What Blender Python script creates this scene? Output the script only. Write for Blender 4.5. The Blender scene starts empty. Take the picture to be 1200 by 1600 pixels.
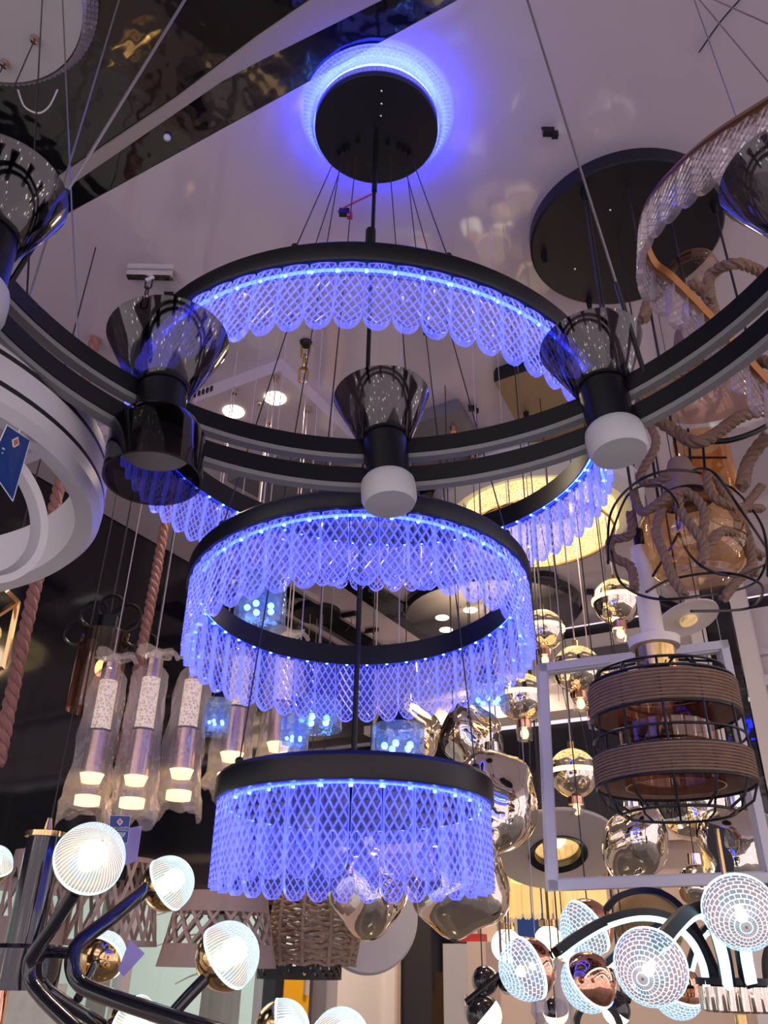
import bpy, math, random
from mathutils import Vector, Matrix
from math import sin, cos, pi, radians, sqrt
random.seed(11)
SC = bpy.context.scene
COL = SC.collection
# ------------------------------------------------------------------ camera frame
YAW, PITCH, ROLL, FPX = radians(30), radians(28.95), radians(1.11), 1280.0
EYE = Vector((0, 0, 1.5))
CEIL = 3.21
RZ = Matrix.Rotation(YAW, 3, 'Z')
_F = Vector((0, cos(PITCH), sin(PITCH))); _U = Vector((0, -sin(PITCH), cos(PITCH))); _R = Vector((1, 0, 0))
CF = RZ @ _F
CR = RZ @ (cos(ROLL) * _R + sin(ROLL) * _U)
CU = RZ @ (-sin(ROLL) * _R + cos(ROLL) * _U)
HF = RZ @ Vector((0, 1, 0)); HR = RZ @ Vector((1, 0, 0)); ZZ = Vector((0, 0, 1))

def ray(px, py): return CF + CR * ((px - 600) / FPX) - CU * ((py - 800) / FPX)
def A(px, py, fd):
    "world point seen at a photo position, fd metres ahead horizontally"
    d = ray(px, py); return EYE + d * (fd / d.dot(HF))
def onz(px, py, z): d = ray(px, py); return EYE + d * ((z - EYE.z) / d.z)
def onx(px, py, x): d = ray(px, py); return EYE + d * (x / d.x)
def ony(px, py, y): d = ray(px, py); return EYE + d * (y / d.y)
def depth(p): return (Vector(p) - EYE).dot(CF)
def PX(p): return depth(p) / FPX          # metres per pixel at a point
def H(x, y, z): return EYE + RZ @ Vector((x, y, z))
def V(*a): return Vector(a)

# ------------------------------------------------------------------ materials
def nd(nt, t, **k):
    n = nt.nodes.new(t)
    for a, b in k.items(): setattr(n, a, b)
    return n
def new(name):
    m = bpy.data.materials.new(name); m.use_nodes = True; nt = m.node_tree; nt.nodes.clear()
    return m, nt, nd(nt, 'ShaderNodeOutputMaterial')
def pbr(name, col, rough=.5, metal=0., noise=None, bump=None, spec=.5, coat=0, wave=None):
    m, nt, o = new(name); p = nd(nt, 'ShaderNodeBsdfPrincipled')
    p.inputs['Base Color'].default_value = (*col, 1); p.inputs['Roughness'].default_value = rough
    p.inputs['Metallic'].default_value = metal; p.inputs['Specular IOR Level'].default_value = spec
    p.inputs['Coat Weight'].default_value = coat
    tc = nd(nt, 'ShaderNodeTexCoord')
    if noise:
        sc, col2, det = noise
        n = nd(nt, 'ShaderNodeTexNoise'); n.inputs['Scale'].default_value = sc; n.inputs['Detail'].default_value = det
        nt.links.new(tc.outputs['Object'], n.inputs['Vector'])
        mx = nd(nt, 'ShaderNodeMix', data_type='RGBA'); mx.inputs['A'].default_value = (*col, 1); mx.inputs['B'].default_value = (*col2, 1)
        nt.links.new(n.outputs['Fac'], mx.inputs['Factor']); nt.links.new(mx.outputs['Result'], p.inputs['Base Color'])
    if bump:
        sc, st, dist = bump
        b = nd(nt, 'ShaderNodeBump'); b.inputs['Strength'].default_value = st; b.inputs['Distance'].default_value = dist
        if wave:
            n = nd(nt, 'ShaderNodeTexWave', bands_direction=wave); n.inputs['Distortion'].default_value = 1.5; n.inputs['Detail'].default_value = 2
        else:
            n = nd(nt, 'ShaderNodeTexNoise'); n.inputs['Detail'].default_value = 3
        n.inputs['Scale'].default_value = sc
        nt.links.new(tc.outputs['Object'], n.inputs['Vector']); nt.links.new(n.outputs['Fac'], b.inputs['Height'])
        nt.links.new(b.outputs['Normal'], p.inputs['Normal'])
    nt.links.new(p.outputs[0], o.inputs[0]); return m
def emit(name, col, s):
    m, nt, o = new(name); e = nd(nt, 'ShaderNodeEmission')
    e.inputs[0].default_value = (*col, 1); e.inputs[1].default_value = s
    nt.links.new(e.outputs[0], o.inputs[0]); return m
def thin(name, tint, rough=.04, gl=(1, 1, 1), scat=0., scol=(1, 1, 1), ior=1.5, bump=None, em=None):
    "thin glass shell: tinted transparency, fresnel gloss, optional milky scatter"
    m, nt, o = new(name); L = nt.links.new
    t = nd(nt, 'ShaderNodeBsdfTransparent'); t.inputs[0].default_value = (*tint, 1)
    g = nd(nt, 'ShaderNodeBsdfGlossy'); g.inputs['Color'].default_value = (*gl, 1); g.inputs['Roughness'].default_value = rough
    fr = nd(nt, 'ShaderNodeFresnel'); ge = nd(nt, 'ShaderNodeNewGeometry'); im = nd(nt, 'ShaderNodeMix', data_type='FLOAT')
    im.inputs['A'].default_value = ior; im.inputs['B'].default_value = 1 / ior; L(ge.outputs['Backfacing'], im.inputs['Factor']); L(im.outputs['Result'], fr.inputs[0])
    if bump:
        tc = nd(nt, 'ShaderNodeTexCoord'); n = nd(nt, 'ShaderNodeTexNoise'); n.inputs['Scale'].default_value = bump[0]
        b = nd(nt, 'ShaderNodeBump'); b.inputs['Strength'].default_value = bump[1]; b.inputs['Distance'].default_value = bump[2]
        L(tc.outputs['Object'], n.inputs['Vector']); L(n.outputs['Fac'], b.inputs['Height'])
        L(b.outputs[0], g.inputs['Normal']); L(b.outputs[0], fr.inputs['Normal'])
    mx = nd(nt, 'ShaderNodeMixShader'); L(fr.outputs[0], mx.inputs[0]); L(t.outputs[0], mx.inputs[1]); L(g.outputs[0], mx.inputs[2])
    out = mx
    if scat:
        tr = nd(nt, 'ShaderNodeBsdfTranslucent'); tr.inputs[0].default_value = (*scol, 1)
        df = nd(nt, 'ShaderNodeBsdfDiffuse'); df.inputs[0].default_value = (*scol, 1)
        m1 = nd(nt, 'ShaderNodeMixShader'); m1.inputs[0].default_value = .5; L(tr.outputs[0], m1.inputs[1]); L(df.outputs[0], m1.inputs[2])
        m2 = nd(nt, 'ShaderNodeMixShader'); m2.inputs[0].default_value = scat; L(mx.outputs[0], m2.inputs[1]); L(m1.outputs[0], m2.inputs[2]); out = m2
    if em:
        e = nd(nt, 'ShaderNodeEmission'); e.inputs[0].default_value = (*em[0], 1); e.inputs[1].default_value = em[1]
        ad = nd(nt, 'ShaderNodeAddShader'); L(out.outputs[0], ad.inputs[0]); L(e.outputs[0], ad.inputs[1]); out = ad
    L(out.outputs[0], o.inputs[0]); return m
def glow_noise(name, c1, c2, s1, s2, scale):
    "lit bubble crystal / acrylic: speckled light"
    m, nt, o = new(name); L = nt.links.new
    tc = nd(nt, 'ShaderNodeTexCoord'); v = nd(nt, 'ShaderNodeTexVoronoi'); v.inputs['Scale'].default_value = scale
    L(tc.outputs['Object'], v.inputs['Vector'])
    r = nd(nt, 'ShaderNodeValToRGB'); r.color_ramp.elements[0].color = (*[x * s2 for x in c2], 1); r.color_ramp.elements[1].color = (*[x * s1 for x in c1], 1)
    r.color_ramp.elements[0].position = .15; r.color_ramp.elements[1].position = .6
    L(v.outputs['Distance'], r.inputs[0])
    e = nd(nt, 'ShaderNodeEmission'); L(r.outputs[0], e.inputs[0])
    g = nd(nt, 'ShaderNodeBsdfGlossy'); g.inputs['Roughness'].default_value = .15
    mx = nd(nt, 'ShaderNodeMixShader'); mx.inputs[0].default_value = .15; L(e.outputs[0], mx.inputs[1]); L(g.outputs[0], mx.inputs[2])
    L(mx.outputs[0], o.inputs[0]); return m

BLUE = (.045, .075, 1.0)
M = dict(
    ceiling=pbr('stretch_ceiling', (.60, .53, .61), .06, bump=(3.0, .10, .02), spec=.9),
    ceil_black=pbr('black_stretch_ceiling', (.006, .006, .008), .05, bump=(5, .25, .02), spec=.8),
    trim=pbr('beige_trim', (.40, .35, .36), .3),
    wall_black=pbr('black_glass_wall', (.006, .006, .012), .07, bump=(2, .1, .02), spec=.6),
    wall_tan=pbr('tan_paint', (.66, .52, .46), .55, noise=(3, (.6, .48, .43), 3)),
    wall_white=pbr('white_paint', (.82, .75, .74), .5, noise=(4, (.77, .71, .71), 2)),
    dark=pbr('dark_recess', (.012, .012, .02), .25),
    floor=pbr('floor_tile', (.12, .11, .11), .12),
    black=pbr('black_satin', (.006, .006, .010), .36, spec=.35),
    blackm=pbr('black_matte', (.015, .015, .02), .5),
    blackg=pbr('black_chrome', (.012, .012, .018), .1, .0, spec=.8, coat=.3),
    grey=pbr('grey_panel', (.16, .15, .18), .15),
    greylt=pbr('pale_grey', (.5, .48, .5), .4),
    tanboard=pbr('tan_board', (.30, .2, .1), .3, noise=(6, (.2, .13, .07), 4)),
    white=pbr('white_lacquer', (.62, .6, .63), .3),
    diffuser=pbr('unlit_diffuser', (.5, .5, .52), .45), strip=pbr('unlit_strip', (.22, .22, .235), .5), nickel=pbr('warm_nickel', (.85, .74, .62), .06, 1),
    cream=pbr('cream_shade', (.85, .74, .65), .5),
    plate=pbr('dark_navy_plate', (.008, .008, .016), .4, spec=.35),
    bronze=pbr('bronze_band', (.30, .13, .045), .3, .85),
    brass=pbr('brass', (.75, .5, .2), .2, 1),
    gold=pbr('gold', (.9, .6, .28), .12, 1),
    copper=pbr('rose_copper', (.85, .45, .3), .08, 1),
    chrome=pbr('chrome', (.9, .88, .85), .04, 1),
    chromew=pbr('warm_mirror', (.92, .82, .66), .03, 1, bump=(14, .25, .01)),
    lava=pbr('lava_mirror_glass', (.93, .86, .74), .02, 1, bump=(7, .35, .02)),
    steel=pbr('brushed_rose_steel', (.62, .45, .38), .22, 1),
    jute=pbr('jute_wrap', (.30, .19, .125), .9, noise=(60, (.17, .10, .07), 4), bump=(300, .8, .002)),
    rope=pbr('brown_rope', (.36, .17, .13), .85, noise=(40, (.24, .11, .09), 3), bump=(250, .6, .002)),
    rattan=pbr('pale_rattan', (.42, .3, .22), .7, noise=(25, (.3, .21, .15), 3)),
    weave=pbr('beige_weave', (.4, .3, .27), .75, noise=(30, (.3, .22, .2), 3)),
    wood=pbr('grey_wood_sleeve', (.33, .22, .19), .5, noise=(12, (.24, .16, .14), 3)),
    bamboo=pbr('bamboo_weave', (.5, .33, .16), .65, noise=(50, (.36, .22, .1), 3)),
    cord=pbr('dark_cord', (.025, .02, .03), .4),
    wire=pbr('steel_wire', (.25, .22, .26), .3, .6),
    clearcord=pbr('pale_cord', (.5, .42, .45), .35),
    tagblue=pbr('blue_card', (.012, .05, .24), .35),
    tagwhite=pbr('white_print', (.8, .8, .85), .5),
    tagorange=pbr('orange_print', (.6, .15, .08), .5),
    lilac=pbr('lilac_card', (.36, .3, .62), .5),
    red=pbr('red_wire', (.4, .03, .03), .4),
    yellow=pbr('yellow_panel', (.85, .42, .01), .45),
    olive=pbr('olive_band', (.3, .24, .12), .5, noise=(40, (.16, .13, .08), 3)),
    smoke=thin('smoked_glass', (.30, .27, .30), .05, ior=1.7),
    amber=thin('amber_glass', (.98, .78, .54), .03, (1, .85, .62), scat=.015, scol=(.8, .45, .25), ior=1.9, bump=(12, .5, .01)),
    amberd=thin('dark_amber_glass', (.85, .72, .66), .05, (1, .85, .75), ior=1.7),
    clear=thin('clear_glass', (.95, .93, .95), .03, ior=1.5),
    film=thin('plastic_film', (.93, .88, .92), .12, scat=.18, scol=(.97, .93, .97), ior=1.5, bump=(45, 1., .01)),
    pane=thin('window_pane', (.9, .95, .92), .02, ior=1.3),
    cell=thin('crystal_cell_glow', (.62, .63, .93), .03, scat=.05, scol=(.6, .62, 1), ior=1.8, em=((.05, .06, .9), .06)),  # blue LED light put into the glass tint and a faint emission
    ridge=thin('crystal_ridge_glow', (.85, .86, 1), .06, scat=.32, scol=(.72, .75, 1), ior=2.2, em=((.10, .125, 1), .60)),  # edge-lit blue glow put into emission, also adds blue spill
    cryback=thin('crystal_back', (.97, .97, 1), .05, ior=1.4),
    cellc=thin('clear_crystal_cell', (.93, .9, .92), .05, scat=.05, scol=(.9, .85, .85), ior=1.6),
    ridgec=thin('clear_crystal_ridge', (.85, .8, .82), .08, scat=.3, scol=(.8, .72, .74), ior=1.9),
    led=emit('blue_led', (.012, .03, 1), 32), halo=emit('blue_halo_led', (.018, .035, 1), 120), leddot=emit('blue_led_dot', (.12, .35, 1), 14),
    rim=thin('blue_crystal_rim', (.7, .75, 1), .08, scat=.6, scol=(.9, .92, 1), ior=1.6),
    cupblue=thin('lit_tumbler', (.72, .8, 1), .03, scat=.13, scol=(.7, .85, 1), ior=1.8, bump=(30, .8, .01)),
    ledw=emit('white_led', (.50, .86, 1), 2.6), core=emit('bulb_core', (.78, .97, .95), 3.5),
    rib=thin('lit_ribs', (.7, .8, .8), .1, scat=.5, ior=1.4, em=((.72, .95, .97), .75)),
    gap=thin('lit_gaps', (.7, .78, .82), .06, scat=.25, ior=1.5, em=((.6, .8, .85), .2)),
    ribb=thin('lit_brick_joints', (.7, .8, .9), .1, scat=.5, ior=1.4, em=((.58, .84, 1), .9)),
    gapb=thin('lit_bricks', (.6, .7, .8), .08, scat=.25, ior=1.5, em=((.35, .55, .72), .16)),
    warm=emit('warm_lamp', (1, .66, .27), 3.0), warmw=emit('warm_downlight', (1, .78, .5), 6),
    opal=emit('lit_opal_globe', (1, .88, .62), 3.5),
    glowwarm=glow_noise('lit_amber_crystal', (1, .76, .34), (1, .62, .18), 1.5, .8, 130),
    glowtop=glow_noise('lit_dome', (1, .75, .32), (1, .55, .2), 1.3, .5, 160),
    bubble=glow_noise('bubble_crystal', (.95, .74, .6), (.85, .5, .35), .85, .4, 170),
    warmcry=thin('amber_lit_crystal', (.95, .82, .6), .1, scat=.2, scol=(1, .86, .62), ior=1.6, em=((1, .7, .34), .22)),
    out_wall=pbr('outside_render', (.74, .9, .8), .8, noise=(1.2, (.6, .78, .68), 3)),
    out_grey=pbr('outside_concrete', (.5, .52, .52), .8, noise=(3, (.4, .42, .42), 4)),
    out_teal=pbr('outside_teal', (.12, .5, .42), .6),
    out_ground=pbr('outside_paving', (.62, .56, .52), .9, noise=(14, (.42, .38, .38), 2)),
    bark=pbr('grey_bark', (.28, .27, .25), .9, noise=(9, (.18, .17, .16), 4)),
    leaf=pbr('dull_leaf', (.16, .2, .1), .8, noise=(20, (.1, .14, .06), 3)),
)
M['oldw'] = M['ledw']

# ------------------------------------------------------------------ mesh builder
def frame(axis):
    a = Vector(axis).normalized(); h = Vector((1, 0, 0)) if abs(a.x) < .8 else Vector((0, 1, 0))
    u = h.cross(a).normalized(); w = a.cross(u); return u, w, a
class MB:
    def __init__(s): s.v = []; s.f = []; s.m = []; s.k = 0
    def add(s, vs, fs, ms=None):
        b = len(s.v); s.v += [Vector(p) for p in vs]
        for i, f in enumerate(fs): s.f.append([b + j for j in f]); s.m.append(s.k if ms is None else ms[i])
        return s
    def box(s, c, size, X=None, Y=None, Z=None):
        X = Vector(X or (1, 0, 0)); Y = Vector(Y or (0, 1, 0)); Z = Vector(Z or (0, 0, 1)); c = Vector(c); hx, hy, hz = [q / 2 for q in size]
        vs = [c + X * (a * hx) + Y * (b * hy) + Z * (d * hz) for d in (-1, 1) for a, b in ((-1, -1), (1, -1), (1, 1), (-1, 1))]
        return s.add(vs, [(3, 2, 1, 0), (4, 5, 6, 7), (0, 1, 5, 4), (1, 2, 6, 5), (2, 3, 7, 6), (3, 0, 4, 7)])
    def tube(s, pts, r, n=8, closed=False, rf=None, flat=None):
        pts = [Vector(p) for p in pts]; N = len(pts); T = []
        for i in range(N):
            a = pts[(i - 1) % N] if (closed or i) else pts[0]; b = pts[(i + 1) % N] if (closed or i < N - 1) else pts[-1]
            T.append((b - a).normalized())
        u, w, _ = frame(T[0]); vs = []
        for i in range(N):
            u = (u - T[i] * u.dot(T[i])).normalized(); w = T[i].cross(u)
            rr = r if rf is None else r * rf(i / (N - 1))
            vs += [pts[i] + (u * cos(2 * pi * k / n) + w * sin(2 * pi * k / n)) * rr for k in range(n)]
        fs = []
        for i in range(N if closed else N - 1):
            j = (i + 1) % N
            for k in range(n): fs.append((i * n + k, i * n + (k + 1) % n, j * n + (k + 1) % n, j * n + k))
        if not closed: fs += [tuple(reversed(range(n))), tuple((N - 1) * n + k for k in range(n))]
        return s.add(vs, fs)
    def lathe(s, prof, c=(0, 0, 0), axis=(0, 0, 1), n=32, closed=False, matfn=None, x0=None):
        u, w, a = frame(axis)
        if x0 is not None: u = (Vector(x0) - a * a.dot(Vector(x0))).normalized(); w = a.cross(u)
        c = Vector(c); vs = []; fs = []; ms = []
        for r, z in prof:
            vs += [c + a * z + (u * cos(2 * pi * k / n) + w * sin(2 * pi * k / n)) * max(r, 1e-5) for k in range(n)]
        P = len(prof)
        for i in range(P if closed else P - 1):
            j = (i + 1) % P
            for k in range(n):
                fs.append((i * n + k, i * n + (k + 1) % n, j * n + (k + 1) % n, j * n + k)); ms.append(s.k if matfn is None else matfn(i, k))
        return s.add(vs, fs, ms)
    def sphere(s, c, r, n=24, sx=1, sz=1, axis=(0, 0, 1), t0=0., t1=pi, rows=None, matfn=None, x0=None):
        rows = rows or max(6, int(n / 2 * (t1 - t0) / pi + .5))
        prof = [(r * sx * sin(t0 + (t1 - t0) * i / rows), r * sz * cos(t0 + (t1 - t0) * i / rows)) for i in range(rows + 1)]
        return s.lathe(prof, c, axis, n, matfn=matfn, x0=x0)
    def disc(s, c, r, axis=(0, 0, 1), h=.01, n=40): return s.lathe([(0, 0), (r, 0), (r, h), (0, h)], c, axis, n)
    def band(s, C, u, v, prof, n=96, matfn=None):
        "ring with a closed (dr,dz) profile swept round centre C in plane u,v"
        C = Vector(C); nn = Vector(u).cross(Vector(v)).normalized(); vs = []; fs = []; ms = []; P = len(prof)
        for k in range(n):
            a = 2 * pi * k / n; d = Vector(u) * cos(a) + Vector(v) * sin(a); e = d.normalized()
            vs += [C + d + e * dr + nn * dz for dr, dz in prof]
        for k in range(n):
            j = (k + 1) % n
            for i in range(P):
                fs.append((k * P + i, j * P + i, j * P + (i + 1) % P, k * P + (i + 1) % P)); ms.append(s.k if matfn is None else matfn(i, k))
        return s.add(vs, fs, ms)
    def prism(s, poly, d):
        poly = [Vector(p) for p in poly]; d = Vector(d); n = len(poly)
        return s.add(poly + [p + d for p in poly], [tuple(reversed(range(n))), tuple(range(n, 2 * n))] + [(i, (i + 1) % n, n + (i + 1) % n, n + i) for i in range(n)])
    def ribbon(s, pts, w, t, side):
        "flat bar along pts: width w along side(i), thickness t"
        vs = []; fs = []; N = len(pts); pts = [Vector(p) for p in pts]
        for i, p in enumerate(pts):
            tg = (pts[min(i + 1, N - 1)] - pts[max(i - 1, 0)]).normalized(); sd = side(i) if callable(side) else Vector(side)
            sd = (sd - tg * sd.dot(tg)).normalized(); up = tg.cross(sd)
            vs += [p + sd * (a * w / 2) + up * (b * t / 2) for a, b in ((-1, -1), (1, -1), (1, 1), (-1, 1))]
        for i in range(N - 1):
            for k in range(4): fs.append((i * 4 + k, i * 4 + (k + 1) % 4, i * 4 + 4 + (k + 1) % 4, i * 4 + 4 + k))
        fs += [(3, 2, 1, 0), tuple((N - 1) * 4 + k for k in range(4))]
        return s.add(vs, fs)
    def build(s, name, mats, parent=None, smooth=35, origin=None):
        mats = mats if isinstance(mats, (list, tuple)) else [mats]
        if parent is not None:
            r = parent
            o = Vector((0, 0, 0))
            while r is not None: o = o + Vector(r.location); r = r.parent
        else: o = Vector(origin) if origin is not None else (sum(s.v, Vector((0, 0, 0))) / max(1, len(s.v)))
        me = bpy.data.meshes.new(name); me.from_pydata([tuple(p - o) for p in s.v], [], s.f)
        for m in mats: me.materials.append(M[m])
        me.polygons.foreach_set('material_index', s.m)
        me.polygons.foreach_set('use_smooth', [bool(smooth)] * len(me.polygons))
        me.validate(); me.update()
        if smooth: me.set_sharp_from_angle(angle=radians(smooth))
        ob = bpy.data.objects.new(name, me); COL.objects.link(ob)
        if parent is not None: ob.parent = parent
        else: ob.location = o
        return ob
def tag(o, label=None, cat=None, group=None, kind=None):
    if label: o['label'] = label
    if cat: o['category'] = cat
    if group: o['group'] = group
    if kind: o['kind'] = kind
    return o
def thing(name, label, cat, loc, group=None):
    o = bpy.data.objects.new(name, None); COL.objects.link(o); o.location = Vector(loc); o.empty_display_size = .05
    return tag(o, label, cat, group)
def copy_tree(o, loc, label):
    c = o.copy(); COL.objects.link(c); c.location = Vector(loc); c['label'] = label
    def rec(a, b):
        for ch in list(a.children):
            d = ch.copy(); COL.objects.link(d); d.parent = b; rec(ch, d)
    rec(o, c); return c
def struct(mb, name, mats): return tag(mb.build(name, mats), kind='structure')
def bez(pts, n=12, closed=False):
    "catmull-rom through points"
    P = [Vector(p) for p in pts]; out = []; N = len(P)
    for i in range(N if closed else N - 1):
        g = (lambda k: P[k % N]) if closed else (lambda k: P[max(0, min(N - 1, k))])
        a, b, c, d = g(i - 1), g(i), g(i + 1), g(i + 2)
        for q in range(n):
            t = q / n; out.append(.5 * ((2 * b) + (c - a) * t + (2 * a - 5 * b + 4 * c - d) * t * t + (3 * b - a - 3 * c + d) * t ** 3))
    if not closed: out.append(P[-1])
    return out
def line(a, b, n=2): a, b = Vector(a), Vector(b); return [a.lerp(b, i / (n - 1)) for i in range(n)]
def up_cable(root, p, r=.0015, mat='cord', z=CEIL - .004, name='cable', cup=0, slack=None):
    p = Vector(p); t = Vector((p.x, p.y, z)) if slack is None else Vector((slack[0], slack[1], z))
    MB().tube([p, t], r, 6).build(name, mat, root)
    if cup: MB().lathe([(0, -.028), (cup * .7, -.028), (cup, -.004), (cup, .003), (0, .003)], t, n=16).build('ceiling_cup', 'steel', root)

# ------------------------------------------------------------------ room shell
XW, YB, YC = -2.57, 4.36, .885
MB().box((-.185, 2.62, CEIL + .04), (4.77, 3.47, .08)).build('ceiling', 'ceiling')['kind'] = 'structure'
struct(MB().box((-.185, -.31, CEIL + .04), (4.77, 2.385, .08)), 'ceiling', 'ceil_black')
# tapering pale strip set in the black ceiling
struct(MB().prism([onz(*q, CEIL) for q in ((-100, 400), (67, 291), (277, 150), (400, 57), (483, 0), (560, -60), (720, -60), (590, 0), (400, 95), (347, 124), (72, 313), (-100, 428))], (0, 0, -.008)), 'trim_1', 'trim')
struct(MB().box((.9, 1.6, -.05), (6.94, 6.2, .1)), 'floor', 'floor')
ZW0, ZW1 = .75, 1.74
struct(MB().box((XW - .06, 1.6, (ZW1 + CEIL) / 2), (.12, 6.2, CEIL - ZW1)), 'wall_left', 'wall_black')
struct(MB().box((XW - .06, 1.6, ZW0 / 2), (.12, 6.2, ZW0)), 'baseboard_left', 'wall_tan')
struct(MB().box((XW + .01, 1.6, CEIL - .02), (.025, 5.5, .03)), 'trim_2', 'trim')
wf = MB()
for y in (-1.4, .3, 1.45, 2.62, 3.5): wf.box((XW - .05, y, (ZW0 + ZW1) / 2), (.05, .045, ZW1 - ZW0))
for z in (ZW0 + .02, ZW1 - .02): wf.box((XW - .05, 1.05, z), (.05, 4.95, .04))
struct(wf, 'window_1', 'greylt')
struct(MB().box((XW - .05, 1.05, (ZW0 + ZW1) / 2), (.006, 4.9, ZW1 - ZW0)), 'window_1', 'pane')
struct(MB().box((XW + .01, 4.13, 1.02), (.2, .46, 2.04)), 'trim_3', 'wall_white')
# back wall : white bulkhead, dark recess, tan wall, glazed dark door
def bw(x0, x1, z0, z1, name, mat, y=YB, d=.1): return struct(MB().box(((x0 + x1) / 2, y + d / 2, (z0 + z1) / 2), (x1 - x0, d, z1 - z0)), name, mat)
bw(-2.66, 2.6, 2.72, 3.145, 'wall_back', 'wall_white')
bw(-2.66, 2.6, 3.145, 3.215, 'wall_back', 'dark', y=YB + .03)
bw(-2.66, 2.6, 2.06, 2.72, 'wall_back', 'dark', y=YB + .18)
bw(-1.90, 2.6, 0, 2.06, 'wall_back', 'wall_tan')
bw(-2.66, -1.90, 1.96, 2.06, 'wall_back', 'wall_tan')
bw(-2.40, -1.94, 0, 1.93, 'door_1', 'wall_black', y=YB + .05, d=.03)
bw(-2.66, -2.40, 0, 1.96, 'wall_back', 'wall_white')
df = MB()
for x in (-2.405, -1.935): df.box((x, YB + .04, .96), (.035, .06, 1.93))
df.box((-2.17, YB + .04, 1.945), (.5, .06, .03)); struct(df, 'door_1', 'wall_tan')
struct(MB().box((.0, YB - .03, 2.74), (5.2, .14, .05)), 'trim_4', 'wall_white')
struct(MB().box((.0, YB - .02, 2.90), (5.2, .05, .03)), 'trim_5', 'wall_white')
struct(MB().box((.0, YB - .02, 2.07), (5.2, .08, .05)), 'trim_6', 'wall_tan')
for i, (x, w, m) in enumerate(((-.56, .075, 'wall_white'), (-.455, .12, 'ceil_black'), (-.35, .075, 'wall_white'))):
    struct(MB().box((x, YB - .16, CEIL / 2), (w, .12, CEIL)), 'trim_%d' % (7 + i), m)
jb = MB(); jb.box((-1.62, YB - .005, 1.0), (.006, .012, 2.0)).box((-1.45, YB - .005, 1.0), (.006, .012, 2.0)).box((-1.2, YB - .005, 1.0), (.006, .012, 2.0)); struct(jb, 'trim_10', 'dark')
# black stripe in the far ceiling
struct(MB().box((-2.03, 3.4, CEIL - .006), (.17, 1.9, .012)), 'trim_11', 'ceil_black')
struct(MB().box((-2.46, 3.3, CEIL - .005), (.2, 2.1, .01)), 'trim_12', 'ceil_black')
struct(MB().box((-2.345, 3.3, CEIL - .008), (.025, 2.1, .016)), 'trim_13', 'trim')

# ------------------------------------------------------------------ outdoors beyond the glass
struct(MB().box((-6.5, 3, -.1), (7.6, 16, .2)), 'ground', 'out_ground')
struct(MB().box((-7.2, 4, 1.6), (.2, 14, 3.2)), 'wall_outside', 'out_wall')
g = thing('metal_gate', 'teal metal gate post and rail outside, seen through the window', 'gate', (-6.2, 3.6, 0))
MB().box((-6.2, 4.4, 1.1), (.1, .1, 2.2)).build('post', 'out_teal', g); MB().box((-6.2, 3.9, 1.25), (.06, 1.1, .08)).build('rail', 'out_teal', g)
hw = MB().box((-5.0, 2.6, .68), (.25, 3.6, 1.36)); tag(hw.build('garden_wall', 'out_ground'), 'low mottled wall outside, behind the black arms of the globe lamp', 'wall')
tr = thing('tree', 'grey bare tree trunk outside the window, left of the white pillar', 'tree', (-5.2, 6.4, 0))
MB().tube(bez([(-5.2, 6.4, 0), (-5.22, 6.45, 1.2), (-5.15, 6.4, 2.0), (-5.2, 6.5, 3.2)]), .16, 10, rf=lambda t: 1.1 - .5 * t).build('trunk', 'bark', tr)
bm_ = MB()
for k in range(16):
    a = random.uniform(0, 6.28); z0 = random.uniform(1.2, 2.6); p = Vector((-5.2, 6.42, z0)); q = p + Vector((cos(a) * .5, sin(a) * .8, random.uniform(-.2, .5)))
    bm_.tube(bez([p, p.lerp(q, .5) + Vector((0, 0, .08)), q], 5), .012, 5, rf=lambda t: 1 - .7 * t)
bm_.build('branches', 'bark', tr)
for i, (y, x, s) in enumerate(((6.0, -6.3, .09), (7.2, -6.0, .12))):
    t2 = thing('tree', ('slim pale tree trunk outside, between the lowest globe and the pillar', 'second slim tree trunk outside, close beside the white pillar')[i], 'tree', (x, y, 0))
    MB().tube(bez([(x, y, 0), (x + .05, y, 1.4), (x - .03, y + .1, 3.1)]), s, 9).build('trunk', 'bark', t2)
p = onx(462, 1590, XW - .03)
yp = thing('yellow_panel', 'bright yellow upright panel beside the dark post left of the white pillar', 'panel', (XW + .03, 3.575, 0))
MB().box((XW + .03, 3.655, .735), (.02, .21, 1.47)).build('sheet', 'yellow', yp); MB().box((XW + .045, 3.725, 1.42), (.015, .03, .10)).build('bracket', 'greylt', yp)
dp = MB().box((XW + .02, 3.50, .87), (.06, .06, 1.74)); tag(dp.build('post', 'dark'), 'dark grey upright post between the window and the yellow panel', 'post')
tag(MB().box((XW + .02, 3.83, .87), (.06, .11, 1.74)).build('post', 'grey'), 'dark grey upright post between the yellow panel and the white pillar', 'post')
wc = thing('wall_cabinet', 'pale wall cabinet beside the dark glass door, below the silver lava globe', 'cabinet', (-1.86, YB - .10, 1.2))
MB().box((-1.855, YB - .08, 1.40), (.10, .15, .42)).build('body', 'wall_tan', wc); MB().box((-1.97, YB - .15, 1.39), (.13, .02, .42)).build('door', 'greylt', wc)
MB().box((-1.915, YB - .165, 1.36), (.008, .012, .05)).build('handle', 'steel', wc)
bx_ = MB().box((-1.90, YB - .09, 1.628), (.12, .08, .035)); tag(bx_.build('storage_box', 'red'), 'small red box lying on top of the pale wall cabinet', 'box')
av = thing('air_vent', 'dark grey slim vent on the white bulkhead above the square frame', 'vent', (-1.08, YB - .01, 3.02))
MB().box((-1.06, YB - .012, 3.015), (.36, .03, .085)).build('panel', 'grey', av)
b_ = MB()
for k in range(9): b_.box((-1.12 + .03 * k, YB - .03, 3.0), (.016, .01, .012))
b_.build('slots', 'dark', av)

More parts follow.
